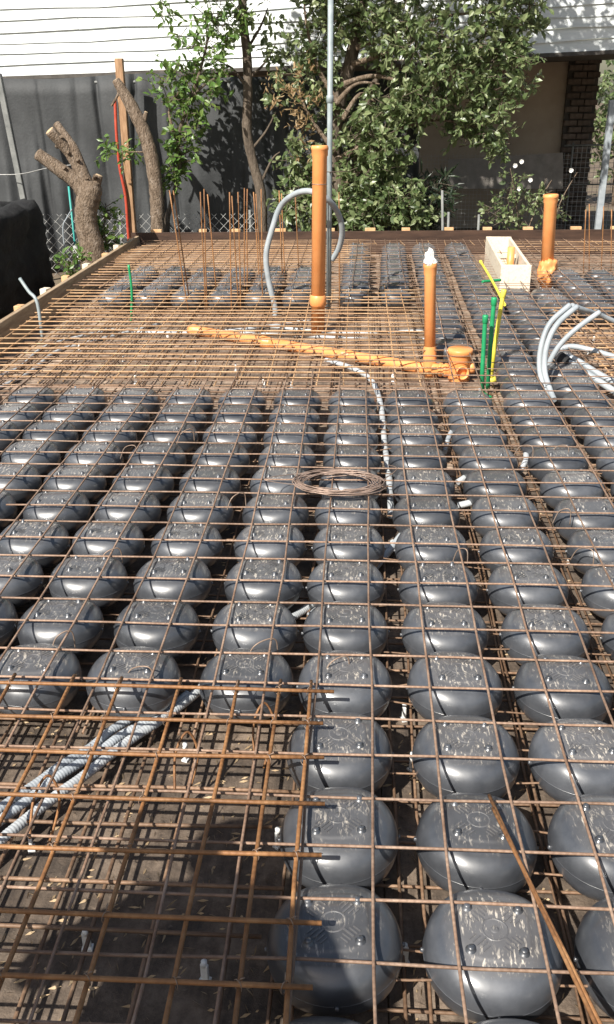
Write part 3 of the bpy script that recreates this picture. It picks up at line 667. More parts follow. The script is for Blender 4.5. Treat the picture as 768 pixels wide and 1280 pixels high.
# looped grey hose
hose('looped_hose', [Vector((-0.76, 7.4, ZD+.02))] + [aty(x, y, 7.4+d) for (x, y, d) in ((344, 384, 0), (336, 350, 0), (333, 318, 0), (341, 285, 0), (351, 258, 0), (368, 243, -.1), (387, 239, -.2), (407, 247, -.25), (422, 265, -.1), (428, 288, 0), (424, 310, .1), (415, 325, .15))], .027, M['hose'], 'grey hose bent into a tall loop around the orange standpipe', 'hose', None, False, 6, 12)
# grey hoses at right
def rh(l): return [aty(x, y, Y) for (x, y, Y) in l]
HS = [([(688, 505, 4.3), (682, 488, 4.45), (675, 462, 4.6), (677, 432, 4.65), (688, 404, 4.7), (713, 381, 4.75)], .019, 'grey hose arching up from the discs, outer of the two arches'),
      ([(693, 500, 4.3), (687, 485, 4.42), (681, 462, 4.55), (684, 432, 4.6), (697, 405, 4.65), (722, 383, 4.75)], .019, 'grey hose arching up from the discs, inner of the two arches'),
      ([(685, 460, 5.0), (690, 447, 5.0), (702, 429, 5.0), (722, 410, 5.0), (750, 390, 5.05)], .019, 'grey hose rising straight out of the dark sleeve'),
      ([(700, 437, 5.35), (715, 433, 5.35), (740, 438, 5.3), (768, 446, 5.2), (820, 462, 5.1)], .021, 'grey hose lying to the side from the dark sleeve, farther one'),
      ([(700, 450, 5.0), (715, 455, 4.95), (745, 474, 4.85), (768, 489, 4.75), (810, 515, 4.6)], .024, 'grey hose lying to the side from the dark sleeve, nearer one'),
      ([(702, 446, 5.05), (718, 449, 5.0), (748, 467, 4.9), (772, 480, 4.8), (812, 503, 4.65)], .022, 'grey hose resting against the nearer hose at the dark sleeve'),
      ([(715, 382, 5.6), (732, 388, 5.7), (750, 394, 5.9), (775, 404, 6.0), (815, 415, 6.1)], .02, 'grey hose taped to the arch top and running to the side')]
for l, r, lab in HS: hose('grey_hose', rh(l), r, M['hose'], lab, 'hose', None, False, 8, 12)
o = aty(703, 452, 5.0); sl = MB(); d = aty(716, 459, 4.95)-aty(696, 444, 5.02); rt = d.to_track_quat('Z', 'Y').to_matrix()
sl.lathe([(.05, -.05), (.056, -.04), (.056, .03), (.05, .05), (.045, .05), (.03, -.02)], (0, 0, 0), rt, 20)
tag(sl.build('sleeve', M['black_sheet'], None, o), 'dark sleeve gathering the grey hoses', 'sleeve')

# coil of annealed wire
cc = atz(425, 607, ZW+.012); th = thing('wire_coil', 'loose coil of thin annealed wire lying on the mesh', 'wire coil', cc)
for k in range(18):
    ph = rnd(0, 6.28); rx = rnd(.105, .15)*1.12; ry = rnd(.085, .125); ox, oy, oz = rnd(-.012, .012), rnd(-.012, .012), rnd(0, .022)
    pts = [Vector((ox+rx*math.cos(ph+t*.31)*(1+.03*math.sin(3*t*.31+k)), oy+ry*math.sin(ph+t*.31)*(1+.04*math.sin(2*t*.31+k)), oz+.004*math.sin(t*.9+k))) for t in range(0, 22 if k % 3 else 17)]
    MB().tube(pts, .0019, 5).build('wire_turn', M['coilwire'], th)
MB().tube(spline([Vector((-.15, 0, 0)), Vector((-.26, -.02, .03)), Vector((-.2, .05, .02)), Vector((-.05, .1, .02))], 6), .0016, 5).build('wire_end', M['coilwire'], th)
th.scale = (1.38, 1.3, 1.2)
MB().tube(spline([Vector((.13, .02, 0)), Vector((.2, .1, .03)), Vector((.17, .17, .02))], 6), .0016, 5).build('wire_end', M['coilwire'], th)

# starter bars
for (bx, by, tx, ty, Y) in ((236, 392, 212, 238, 7.45), (239, 390, 217, 238, 7.5), (257, 390, 251, 240, 7.5), (259, 390, 255, 236, 7.5), (272, 380, 260, 243, 7.9), (290, 395, 287, 240, 7.4), (299, 388, 290, 245, 7.5), (301, 390, 298, 240, 7.5), (306, 372, 306, 235, 8.2), (309, 372, 309, 236, 8.2), (325, 362, 317, 240, 8.7), (330, 390, 320, 242, 7.5), (328, 362, 327, 236, 8.7), (354, 362, 349, 238, 8.7), (357, 360, 352, 242, 8.8), (375, 355, 369, 240, 9.0), (402, 392, 401, 240, 7.4), (425, 390, 424, 240, 7.5), (730, 330, 733, 262, 9.9), (737, 330, 737, 255, 9.9), (752, 332, 755, 258, 9.8), (764, 330, 765, 262, 9.9)):
    a = aty(bx, by, Y); b = aty(tx, ty, Y); a = a + (a-b)*((a.z-ZD-.01)/(b.z-a.z)); o = a
    side = bx > 600
    tag(MB().tube(loc_pts(bar_pts(a, b, .3, .003), o), .0062, 7).build('starter_bar', M['bar'], None, o),
        'thin rusty starter bar standing by the back corner past the wrapped pipe' if side else 'thin rusty starter bar standing in the cluster around the grey hose loop', 'rebar', 'starter bars by the back corner' if side else 'starter bars around the hose loop')

# timber box
bx = thing('timber_box', 'long open pale timber box form between the discs and orange pipe', 'timber box', (1.70, 9.2, ZD))
yaw = Matrix.Rotation(R(-3), 3, 'Z')
for nm, c, h in (('side_board', (-.135, 0, .2), (.016, 1.03, .18)), ('side_board', (.135, 0, .2), (.016, 1.03, .18)), ('end_board', (0, -1.05, .202), (.152, .016, .185)), ('end_board', (0, 1.05, .202), (.152, .016, .185))):
    MB().box(yaw @ Vector(c), h, yaw, .003).build(nm, M['pine'], bx)
MB().box(yaw @ Vector((0, 0.1, .3)), (.118, .03, .018), yaw, .003).build('brace', M['pine'], bx)
pipe('pipe_stub', (1.71, 8.95, ZD), (1.71, 8.95, .5), .04, 'short orange pipe stub inside the timber box', False)

# form boards round the slab
lb = thing('form_board', 'long weathered timber edge board along the left side of the slab', 'board', (XL-.03, 5.0, ZD-.2))
MB().box((0, 0, .22), (.024, 6.6, .24), bev=.004).build('plank', M['oldpine'], lb)
for k in range(14):
    MB().box((-.065, -3.5+k*.75+rnd(-.1, .1), .40+rnd(-.02, .03)), (.035, .05, .06), Matrix.Rotation(rnd(-.3, .3), 3, 'Z'), .004).build('cleat', M['blockwood' if k % 2 else 'pine'], lb)
bb = thing('form_board', 'dark brown film faced edge board along the back of the slab', 'board', (0.7, 11.52, ZD-.2))
yb = Matrix.Rotation(R(2.2), 3, 'Z')
MB().box((0, 0, .25), (3.75, .018, .25), yb, .003).build('panel', M['brownboard'], bb)
MB().box(yb @ Vector((0, .045, .245)), (3.75, .022, .235), yb, .003).build('backing_plank', M['oldpine'], bb)
for k in range(13):
    MB().box(yb @ Vector((-3.4+k*.56+rnd(-.12, .12), .04, .515)), (.07+rnd(-.02, .02), .03, .02), yb, .003).build('cleat', M['blockwood'], bb)

# ================================================================== BACKGROUND
def trunk_tube(pts, r, n=8): 
    p = spline(pts, n); m = len(p)
    rr = [r[0]+(r[1]-r[0])*(i/(m-1)) for i in range(m)] if len(r) == 2 else [r[min(int(i/(m-1)*(len(r)-1)), len(r)-2)]*(1-((i/(m-1)*(len(r)-1)) % 1 if i < m-1 else 1)) + r[min(int(i/(m-1)*(len(r)-1)), len(r)-2)+1]*((i/(m-1)*(len(r)-1)) % 1 if i < m-1 else 1) for i in range(m)]
    return p, [x*(1+rnd(-.05, .05)) for x in rr]
def leaf(mb, c, d, nrm, L, W):
    d = d.normalized(); s = d.cross(nrm)
    if s.length < 1e-4: s = d.cross(Vector((1, 0, 0)))
    s.normalize(); n = s.cross(d); k = len(mb.v)
    mb.v += [c, c+d*L*.22+s*W*.38+n*W*.1, c+d*L*.6+s*W*.46+n*W*.12, c+d*L-n*L*.1, c+d*L*.6-s*W*.46+n*W*.12, c+d*L*.22-s*W*.38+n*W*.1, c+d*L*.5]
    for q in range(6): mb.face((k+q, k+(q+1) % 6, k+6))
def rvec():
    while True:
        v = Vector((rnd(-1, 1), rnd(-1, 1), rnd(-1, 1)))
        if 0.05 < v.length < 1: return v.normalized()
def foliage(mb, blobs, per, L, W, cluster=7, up=0.55, twigs=None):
    """blobs: (centre, (rx,ry,rz), weight); leaves grow in sprays"""
    for (c, rad, wgt) in blobs:
        for _ in range(int(per*wgt)):
            v = rvec()*(random.random()**0.45); t = c + Vector((v.x*rad[0], v.y*rad[1], v.z*rad[2]))
            out = (Vector((v.x, v.y, v.z*0.6)) + rvec()*.7); out.normalize()
            axis = (out+Vector((0, 0, rnd(-.3, .3)))).normalized(); ln = rnd(.12, .26)
            if twigs is not None: twigs.tube([t-axis*ln*.6, t+axis*ln], [.006, .003], 4, False)
            for k in range(cluster):
                q = t + axis*ln*(k/cluster) + rvec()*.02
                d = axis*.6 + rvec(); nn = Vector((0, 0, up)) + rvec()*.55 + Vector((-.1, -.35, 0))
                sz = rnd(.5, 1.2); leaf(mb, q, d, nn, L*sz, W*sz*rnd(.75, 1.1))
def px_blob(x, y, Y, rx, rz, ry, wgt=1):
    c = aty(x, y, Y); s = (c-CAM).dot(FW)/FPX
    return (c, (rx*s, ry, rz*s), wgt)

# ---- pruned stump tree
s0 = Vector((-3.31, 10.3, GZ-.05)); th = thing('pruned_tree', 'thick pruned tree stump with three sawn limbs outside the left board', 'tree', s0)
def limb(nm, pts, r, mat, par, o, cut=True):
    p, rr = trunk_tube(pts, r); ob = MB().tube(loc_pts(p, o), rr, 14).build(nm, mat, par)
    if cut:
        d = (p[-1]-p[-2]).normalized(); rt = d.to_track_quat('Z', 'Y').to_matrix()
        MB().lathe([(.0001, .006), (rr[-1]*.8, .005), (rr[-1]*.95, .0)], p[-1]-Vector(o), rt, 14).build('sawn_face', M['cutwood'], ob)
    return ob
A3 = lambda x, y: aty(x, y, 10.3)
limb('trunk', [s0, A3(116, 315), A3(109, 285), A3(108, 262), A3(113, 240), A3(116, 226)], (.2, .16, .14, .14, .15, .10), M['bark'], th, s0, False)
limb('limb', [A3(112, 250), A3(96, 228), A3(75, 212), A3(47, 192)], (.12, .09, .085, .07), M['bark'], th, s0)
limb('limb', [A3(113, 246), A3(104, 222), A3(88, 192), aty(62, 163, 10.2)], (.12, .075, .07, .06), M['bark'], th, s0)
limb('limb', [A3(114, 246), A3(106, 218), A3(92, 185), aty(71, 155, 10.42)], (.10, .06, .055, .045), M['bark'], th, s0)
limb('limb', [A3(112, 248), A3(120, 232), A3(124, 219)], (.09, .06, .045), M['bark'], th, s0)
for (x, y) in ((100, 205), (78, 177), (90, 196), (118, 225), (85, 215), (108, 228), (72, 183)):
    limb('twig_stub', [A3(x, y), A3(x, y)+Vector((rnd(-.02, .06), -.1, .06))], (.03, .018), M['bark'], th, s0, False)
def small_plant(name, label, cat, base, blobs, per, L, W, mat, stems, cluster=6, group=None, stemmat='bark', sr=.012):
    o = Vector(base); t = thing(name, label, cat, o, group)
    for s_ in stems:
        p, rr = trunk_tube(s_, (sr, sr*.4)); MB().tube(loc_pts(p, o), rr, 6).build('stem', M[stemmat], t)
    mb = MB(); tw = MB(); foliage(mb, [(c-o, r_, w_) for c, r_, w_ in blobs], per, L, W, cluster, twigs=tw)
    mb.build('foliage', mat, t)
    if tw.v: tw.build('twigs', M['bark_dark'], t)
    return t
small_plant('sprout', 'bright green shoots growing at the side of the thick stump', 'plant', (-3.0, 10.55, GZ),
    [px_blob(133, 265, 10.55, 9, 14, .1), px_blob(130, 295, 10.55, 12, 14, .12, 1.3), px_blob(140, 300, 10.55, 8, 8, .1, .6)], 14, .09, .055, M['leaf_bright'], [[(-3.0, 10.55, GZ), aty(132, 300, 10.55), aty(133, 255, 10.55)]], 5)
small_plant('weed', 'small bright weeds at the foot of the left board', 'plant', (-3.3, 9.4, GZ),
    [px_blob(85, 335, 9.5, 12, 10, .15), px_blob(100, 325, 9.7, 10, 8, .15, .7)], 16, .08, .05, M['leaf_bright'], [[(-3.3, 9.4, GZ), aty(85, 340, 9.5)]], 5)

# ---- pruned pole tree
A4 = lambda x, y: aty(x, y, 12.2)
s1 = A4(198, 300); s1.z = GZ-.05; th = thing('pruned_tree', 'slender pruned trunk leaning towards the timber post', 'tree', s1)
limb('trunk', [s1, A4(198, 290), A4(196, 245), A4(190, 200), A4(180, 165), A4(163, 130), A4(145, 100)], (.12, .105, .1, .1, .095, .09, .055), M['bark'], th, s1)
limb('limb', [A4(178, 160), A4(181, 148), A4(183, 140)], (.045, .025), M['bark'], th, s1)
limb('limb', [A4(150, 110), A4(147, 120), A4(140, 132)], (.02, .015), M['bark'], th, s1)
limb('limb', [A4(192, 190), A4(172, 190), A4(150, 190)], (.015, .006), M['bark'], th, s1)
tmb = MB(); foliage(tmb, [(c-s1, r_, w_) for c, r_, w_ in [px_blob(160, 190, 12.2, 18, 7, .15), px_blob(138, 188, 12.2, 10, 8, .12)]], 13, .11, .05, 5); tmb.build('foliage', M['leaf_bright'], th)

# ---- leafy young tree
A5 = lambda x, y: aty(x, y, 12.5)
s2 = A5(210, 290); s2.z = GZ-.05; th = thing('young_tree', 'thin young tree with bright leaves leaning over the shade cloth', 'tree', s2)
limb('trunk', [s2, A5(209, 285), A5(214, 255), A5(224, 215), A5(222, 180), A5(232, 140), A5(250, 90), A5(262, 40)], (.045, .04, .035, .03, .03, .025, .02, .015), M['bark_dark'], th, s2, False)
limb('limb', [A5(222, 180), A5(212, 140), A5(225, 115), A5(245, 117)], (.025, .01), M['bark'], th, s2, False)
limb('limb', [A5(240, 120), A5(265, 100), A5(290, 95)], (.02, .008), M['bark_dark'], th, s2, False)
tmb = MB(); tw = MB()
bl = [px_blob(225, 190, 12.5, 14, 22, .2), px_blob(235, 160, 12.5, 20, 20, .25), px_blob(215, 205, 12.5, 12, 20, .15, .6), px_blob(210, 120, 12.5, 18, 28, .25, .7), px_blob(240, 120, 12.6, 25, 25, .3, 1.2), px_blob(260, 95, 12.6, 25, 25, .35, 1.3), px_blob(255, 50, 12.5, 30, 30, .4, 1.3), px_blob(275, 20, 12.6, 35, 30, .4, 1.4), px_blob(216, 220, 12.5, 8, 15, .1, .4), px_blob(222, 90, 12.5, 20, 12, .2, .5), px_blob(205, 15, 12.6, 10, 14, .2, .25)]
foliage(tmb, [(c-s2, r_, w_) for c, r_, w_ in bl], 26, .12, .065, 6, twigs=tw); tmb.build('crown', M['leaf_bright'], th); tw.build('twigs', M['bark_dark'], th)

# ---- dark trunk tree
A6 = lambda x, y: aty(x, y, 12.8)
s3 = A6(328, 292); s3.z = GZ-.05; th = thing('dark_tree', 'dark slim twisting trunk with sparse twigs in front of the shade cloth', 'tree', s3)
limb('trunk', [s3, A6(328, 280), A6(326, 240), A6(317, 205), A6(309, 165), A6(310, 120), A6(309, 70), A6(304, 20), A6(302, -60)], (.085, .08, .075, .07, .07, .065, .065, .06, .05), M['bark_dark'], th, s3, False)
for l in ([(312, 190), (332, 165), (345, 140)], [(309, 100), (330, 80), (345, 55)], [(309, 110), (290, 85), (275, 80)], [(310, 60), (325, 35), (335, 10)], [(326, 230), (340, 200), (350, 190)]):
    limb('limb', [A6(*q) for q in l], (.022, .008), M['bark_dark'], th, s3, False)
tmb = MB(); bl = [px_blob(335, 70, 12.8, 25, 25, .3, .5), px_blob(325, 20, 12.8, 25, 25, .3, .7), px_blob(285, 30, 12.8, 20, 30, .3, .4), px_blob(345, 130, 12.8, 15, 25, .25, .5), px_blob(300, -40, 12.8, 45, 30, .5, 1.5)]
foliage(tmb, [(c-s3, r_, w_) for c, r_, w_ in bl], 22, .12, .07, 6); tmb.build('crown', M['leaf'], th)

# ---- big evergreen
A7 = lambda x, y, Y=12.9: aty(x, y, Y)
s4 = A7(430, 300); s4.z = GZ-.05; th = thing('evergreen_tree', 'big dense evergreen tree with large glossy leaves behind the back board', 'tree', s4)
limb('trunk', [s4, A7(430, 280), A7(418, 200), A7(424, 130), A7(440, 70), A7(452, 10), A7(460, -50)], (.14, .12, .1, .095, .09, .08, .06), M['bark_dark'], th, s4, False)
limb('trunk', [A7(428, 270), A7(445, 210), A7(450, 160), A7(470, 100), A7(500, 40)], (.08, .06, .05, .03), M['bark_dark'], th, s4, False)
for l in ([(424, 130), (400, 90), (385, 40), (380, 0)], [(430, 105), (470, 95), (520, 110), (560, 130)], [(445, 60), (500, 40), (560, 20), (620, 15)], [(440, 80), (520, 60), (600, 60), (650, 45)], [(419, 190), (390, 150), (370, 110)], [(420, 200), (480, 170), (540, 150), (600, 160)], [(425, 240), (450, 215), (480, 220)], [(420, 130), (445, 105), (475, 105)], [(428, 150), (450, 118), (470, 128)]):
    limb('limb', [A7(q[0], q[1], 12.7) for q in l], (.04, .01), M['bark'], th, s4, False)
tmb = MB(); tw = MB()
E_ = [(520, 60, 60, 45, 12.6, .55, 2.2), (600, 40, 55, 40, 12.7, .5, 1.8), (650, 20, 30, 28, 12.8, .4, .9), (560, 110, 55, 35, 12.6, .5, 1.7), (610, 130, 35, 40, 12.7, .4, 1.2), (500, 130, 45, 35, 12.5, .45, 1.5), (480, 30, 40, 35, 12.7, .5, 1.2), (620, 90, 40, 30, 12.7, .4, 1.1), (640, 60, 30, 14, 12.7, .3, .45), (590, 165, 35, 22, 12.7, .35, .8), (625, 180, 18, 12, 12.7, .2, .35),
      (480, 180, 30, 40, 12.5, .4, 1.3), (465, 220, 38, 35, 12.5, .4, 1.6), (490, 255, 36, 30, 12.4, .4, 1.7), (450, 265, 30, 25, 12.4, .35, 1.3), (520, 265, 16, 22, 12.4, .25, .6), (400, 40, 40, 40, 12.9, .45, 1.0), (380, 90, 30, 35, 12.9, .4, .8), (430, 20, 35, 30, 12.8, .4, .8), (410, 130, 20, 30, 12.9, .3, .5), (375, 210, 20, 35, 12.7, .3, .8), (370, 255, 22, 28, 12.6, .3, 1.0), (410, 255, 30, 25, 12.6, .3, .9),
      (400, -40, 80, 40, 12.9, .6, 1.5), (540, -40, 90, 45, 12.8, .6, 2.2), (640, -30, 50, 35, 12.8, .5, 1.0), (655, 105, 14, 10, 12.7, .2, .2), (440, 170, 25, 40, 12.6, .3, .5)]
UPC = [(Vector((x, 12.6+rnd(-.4, .4), z)), (.9, .9, .8), 1.5) for x in (-2.4, -1.6, -.8, 0, .8, 1.5, 2.1) for z in (4.1, 4.8, 5.5, 6.2)]
bl = [px_blob(x, y, Y, rx, rz, ry, wg) for (x, y, rx, rz, Y, ry, wg) in E_]
foliage(tmb, [(c-s4, r_, w_) for c, r_, w_ in bl+UPC], 58, .125, .066, 8, twigs=tw); tmb.build('crown', M['leaf'], th); tw.build('twigs', M['bark_dark'], th)
tmb = MB(); bl = [px_blob(350, 112, 12.5, 14, 14, .15, .6), px_blob(375, 125, 12.5, 8, 10, .12, .3), px_blob(374, 150, 12.5, 5, 18, .1, .5), px_blob(384, 90, 12.5, 10, 8, .12, .25), px_blob(395, 120, 12.5, 7, 9, .12, .2), px_blob(385, 180, 12.5, 9, 30, .12, .3)]
foliage(tmb, [(c-s4, r_, w_) for c, r_, w_ in bl], 26, .1, .03, 6, up=-.2); tmb.build('dry_leaves', M['leaf_dry'], th)

# ---- shrubs at right
small_plant('rose_bush', 'rose bush with white blooms in front of the beige wall', 'bush', aty(650, 290, 12.6).to_tuple()[:2]+(GZ,),
    [px_blob(640, 235, 12.6, 16, 25, .25, .8), px_blob(655, 262, 12.6, 30, 22, .3, 1.3), px_blob(620, 268, 12.6, 20, 16, .25, .9), px_blob(690, 265, 12.6, 18, 18, .25, .4), px_blob(680, 235, 12.6, 12, 8, .15, .25)], 22, .085, .055, M['leaf'],
    [[aty(650, 300, 12.6), aty(645, 250, 12.6), aty(638, 210, 12.6)], [aty(655, 300, 12.6), aty(675, 250, 12.6), aty(690, 225, 12.6)], [aty(648, 300, 12.6), aty(625, 275, 12.6)], [aty(690, 300, 12.5), aty(700, 255, 12.5), aty(722, 215, 12.5)]], 6)
rb_ = bpy.data.objects['rose_bush']
for (x, y) in ((644, 207), (652, 202), (663, 225), (714, 213), (649, 236)):
    fm = MB(); 
    for k in range(9):
        a = k*2.4; d = Vector((math.cos(a), -.5, math.sin(a))); leaf(fm, Vector(), d, Vector((0, -1, 0))+rvec()*.3, .036, .034)
    fm.build('bloom', M['petal'], rb_, aty(x, y, 12.4)-rb_.location)
small_plant('spiky_shrub', 'dark spiky shrub against the beige wall beside the evergreen', 'shrub', aty(540, 290, 12.9).to_tuple()[:2]+(GZ,),
    [px_blob(540, 255, 12.9, 18, 30, .3, 1.5), px_blob(550, 235, 12.9, 14, 18, .25, .8), px_blob(525, 275, 12.9, 20, 15, .3, 1)], 26, .2, .03, M['leaf_dark'], [[aty(540, 300, 12.9), aty(541, 240, 12.9)]], 8)
for (x, y0, x2, y1) in ((556, 300, 553, 238), (597, 300, 599, 268), (560, 300, 561, 265)):
    a = aty(x, y0, 12.2); b = aty(x2, y1, 12.2); a.z = GZ-.05
    tag(MB().tube([Vector(), (b-a)*.5+Vector((.01, 0, 0)), b-a], [.022, .02, .017], 8).build('garden_stake', M['postgrey'], None, a), 'pale garden stake standing just behind the back board', 'stake', 'garden stakes')

# ---- shade cloth fence
fx0, fx1, fy = -7.2, 0.95, 13.45
fe = thing('shade_fence', 'dark shade cloth fence with vertical creases under the white boards', 'fence', (fx0, fy, GZ))
cl = MB(); nx, nz = 560, 12; CR = [(k*.33+rnd(-.2, .2), rnd(.02, .065), rnd(.03, .1), rnd(-.1, .1), rnd(0, 6)) for k in range(26)]
for i in range(nx+1):
    x = (fx1-fx0)*i/nx
    dd = .07*math.sin(x*5.1+math.sin(x*1.3)*2)+.06*abs(math.sin(x*4.3+.5*math.sin(x*2)))**.5+.035*math.sin(x*13.7+math.sin(x*3))+.02*math.sin(x*23+1)
    for j in range(nz+1):
        z = (2.33-GZ)*j/nz; cre = sum(d_*(.55+.45*math.sin(z*1.6+p_))*math.exp(-((x-c_-l_*z)/w_)**2) for (c_, w_, d_, l_, p_) in CR) + .05*mnoise.noise(Vector((x*2.3, z*1.1, 0)))
        cl.v.append(Vector((x, dd*(.55+.45*math.sin(z*1.4+x*.4))+.02*math.sin(z*3+x)+cre, z+.03*math.sin(x*1.9)*(j/nz))))
for i in range(nx):
    for j in range(nz): a = i*(nz+1)+j; cl.face((a, a+nz+1, a+nz+2, a+1), sm=True)
co = cl.build('cloth', M['shade'], fe); md = co.modifiers.new('thick', 'SOLIDIFY'); md.thickness = .004
for k in range(7):
    MB().box((.3+k*1.25, .12, 1.4), (.03, .03, 1.42)).build('fence_post', M['postgrey'], fe)
MB().tube([Vector((0, .09, 2.8)), Vector((fx1-fx0, .09, 2.8))], .02, 8).build('top_rail', M['postgrey'], fe)
# wire netting in front of the cloth
def netting(name, label, a, b, z0, z1, cell, r, mat, diamond=True):
    a = Vector(a); b = Vector(b); L = (b-a).length; d = (b-a).normalized(); o = thing(name, label, 'fence', (a.x, a.y, GZ)); mb = MB()
    H = z1-z0
    if diamond:
        k = -H
        while k < L:
            for s_ in (1, -1):
                u0, u1 = (k, k+H) if s_ > 0 else (k+H, k)
                t0, t1 = 0.0, 1.0
                lo, hi = 0, 1
                if u1 != u0:
                    c0 = (0-u0)/(u1-u0); c1 = (L-u0)/(u1-u0); lo, hi = max(0, min(c0, c1)), min(1, max(c0, c1))
                if hi > lo:
                    p0 = d*(u0+(u1-u0)*lo)+Vector((0, 0, z0-GZ+H*lo)); p1 = d*(u0+(u1-u0)*hi)+Vector((0, 0, z0-GZ+H*hi))
                    mb.tube([p0, p1], r, 4, False)
            k += cell
    else:
        k = 0
        while k <= L: mb.tube([d*k+Vector((0, 0, z0-GZ)), d*k+Vector((0, 0, z1-GZ))], r, 4, False); k += cell
        k = 0
        while k <= H: mb.tube([Vector((0, 0, z0-GZ+k)), d*L+Vector((0, 0, z0-GZ+k))], r, 4, False); k += cell*(2 if cell < .06 else 1)
    mb.build('netting', mat, o)
    k = 0.0
    while k <= L:
        MB().tube([d*k+Vector((0, .03, 0)), d*k+Vector((0, .03, z1-GZ+.05))], .02, 8).build('post', M['postgrey'], o); k += 2.0
    return o
netting('wire_fence', 'low sagging diamond wire fence in front of the shade cloth', (-5.6, 13.0, 0), (-0.4, 13.0, 0), GZ+.05, .42, .14, .004, M['steelrail'])

# posts and bits at left
def post(name, a, b, hw, mat, label, cat='post'):
    a = Vector(a); b = Vector(b); a.z = min(a.z, GZ-.03) if name != 'x' else a.z
    L = (b-a).length; rt = (b-a).to_track_quat('Z', 'Y').to_matrix()
    return tag(MB().box(rt @ Vector((0, 0, L/2)), (hw, hw, L/2), rt, .006).build(name, mat, None, a), label, cat)
def ext(a, b):  # carry the line a-b down to the ground
    a = Vector(a); b = Vector(b); return b + (a-b)*((b.z-(GZ-.05))/(b.z-a.z))
pa, pb = aty(166, 290, 12.95), aty(149, 73, 12.95)
post('timber_post', ext(pa, pb), pb, .055, M['postwood'], 'tall brown timber post leaning on the shade cloth behind the pruned trunk')
hose('red_hose', [ext(pa, pb)+Vector((-.05, -.1, .05)), aty(160, 285, 12.85), aty(157, 245, 12.85), aty(150, 210, 12.85), aty(146, 170, 12.85), aty(144, 125, 12.87)], .022, M['redhose'], 'red hose hanging down along the timber post', 'hose')
pa, pb = aty(29, 245, 12.6), aty(-2, 92, 12.6)
post('leaning_post', ext(pa, pb), pb, .04, M['postgrey'], 'grey leaning post in front of the shade cloth near the sheeted stack')
pa, pb = aty(93, 297, 11.5), aty(86, 233, 11.5)
tag(MB().tube([Vector(), pb-ext(pa, pb)], .014, 8).build('teal_stake', M['teal'], None, ext(pa, pb)), 'thin teal stake standing beside the thick stump', 'stake')
hose('cable', [Vector((aty(84, 345, 10.9).x, 10.9, GZ)), aty(82, 320, 10.9), aty(79, 285, 10.9), aty(84, 272, 10.95), aty(90, 262, 11.2)], .009, M['hose'], 'pale cable hanging beside the teal stake', 'cable')
hose('sagging_wire', [aty(-40, 217, 12.4), aty(20, 218, 12.4), aty(60, 210, 11.5), aty(100, 205, 10.4)], .006, M['steelrail'], 'thin wire strung from the leaning post to the thick stump', 'wire')
# black sheeted stack
bs = thing('sheeted_stack', 'stack wrapped in black sheeting outside the left board', 'stack', (-4.55, 9.6, GZ))
b = bmesh.new(); bmesh.ops.create_icosphere(b, subdivisions=5, radius=1)
for v in b.verts:
    p_ = v.co.copy(); m_ = (abs(p_.x)**9+abs(p_.y)**9+abs(p_.z)**9)**(1/9); p_ /= m_
    wr = .1*mnoise.noise(Vector((p_.x*3, p_.y*4, p_.z*1.5)))+.05*mnoise.noise(p_*7)
    v.co = Vector((p_.x*(.72+wr), p_.y*(1.8+wr), p_.z*(.69+wr*1.3)+.05*p_.z*math.sin(p_.y*2.2+1)))
MB().bm(b, Vector((-.22, -.3, .68)), sm=True).build('sheeting', M['black_sheet'], bs)
b = bmesh.new(); bmesh.ops.create_icosphere(b, subdivisions=3, radius=1)
for v in b.verts: v.co = Vector((v.co.x*.2, v.co.y*.2, v.co.z*.42))*(1+.12*math.sin(6*v.co.x+5*v.co.z)+rnd(-.04, .04))
o = aty(103, 312, 11.0); tag(MB().bm(b, sm=True).build('wrapped_lump', M['stone'], None, (o.x, o.y, GZ+.38)), 'pale lump wrapped in clear plastic behind the thick stump', 'bundle')

# ---- house with white boards
hx0, hx1 = -9.0, 8.5; hy0, hy1 = 16.4, 15.4
hs = thing('house', 'house with sagging white weatherboards over a shaded beige wall', 'house', (0, 17.5, GZ))
ho = Vector((0, 17.5, GZ))
hl = Vector((hx1-hx0, hy1-hy0, 0)); yawm = math.atan2(hl.y, hl.x)
for k in range(18):
    bh = .172; cuts = [0]+sorted(rnd(.08, .95) for _ in range(2 if k else 0))+[1]
    for c0, c1 in zip(cuts[:-1], cuts[1:]):
        if c1-c0 < .01: continue
        mb = MB(); nseg = max(2, int(24*(c1-c0))); off = rnd(-.004, .004); lift = rnd(-.002, .002)
        for i in range(nseg+1):
            u = c0+.0002+(c1-c0-.0004)*i/nseg; x = hx0+(hx1-hx0)*u; y = hy0+(hy1-hy0)*u+off
            zb = 2.40 + (x+6.2)*.020 + max(0, x+2)*.012 + k*bh + lift + .016*math.sin(x*1.3+k*1.7)+.008*math.sin(x*3.1+k*2)
            for (dy, dz) in ((0.0, bh+.02), (-.02, bh+.02), (-.05, 0.0), (-.012, 0.0)): mb.v.append(Vector((x, y+dy, zb+dz))-ho)
        for i in range(nseg):
            for q in range(4): a = i*4; mb.face((a+q, a+(q+1) % 4, a+4+(q+1) % 4, a+4+q))
        mb.face((0, 1, 2, 3)); e = nseg*4; mb.face((e+3, e+2, e+1, e))
        mb.build('weatherboard', M['siding'], hs)
mb = MB()
def quadbox(p): mb.v += p
for i in range(25):
    u = i/24; x = hx0+(hx1-hx0)*u; y = hy0+(hy1-hy0)*u; zb = 2.40+(x+6.2)*.020+max(0, x+2)*.012
    for (dy, dz) in ((-.06, -.055), (-.06, 0.005), (3.6, .005), (3.6, -.055)): mb.v.append(Vector((x, y+dy, zb+dz))-ho)
for i in range(24):
    for q in range(4): a = i*4; mb.face((a+q, a+(q+1) % 4, a+4+(q+1) % 4, a+4+q))
mb.build('porch_ceiling', M['eave'], hs)
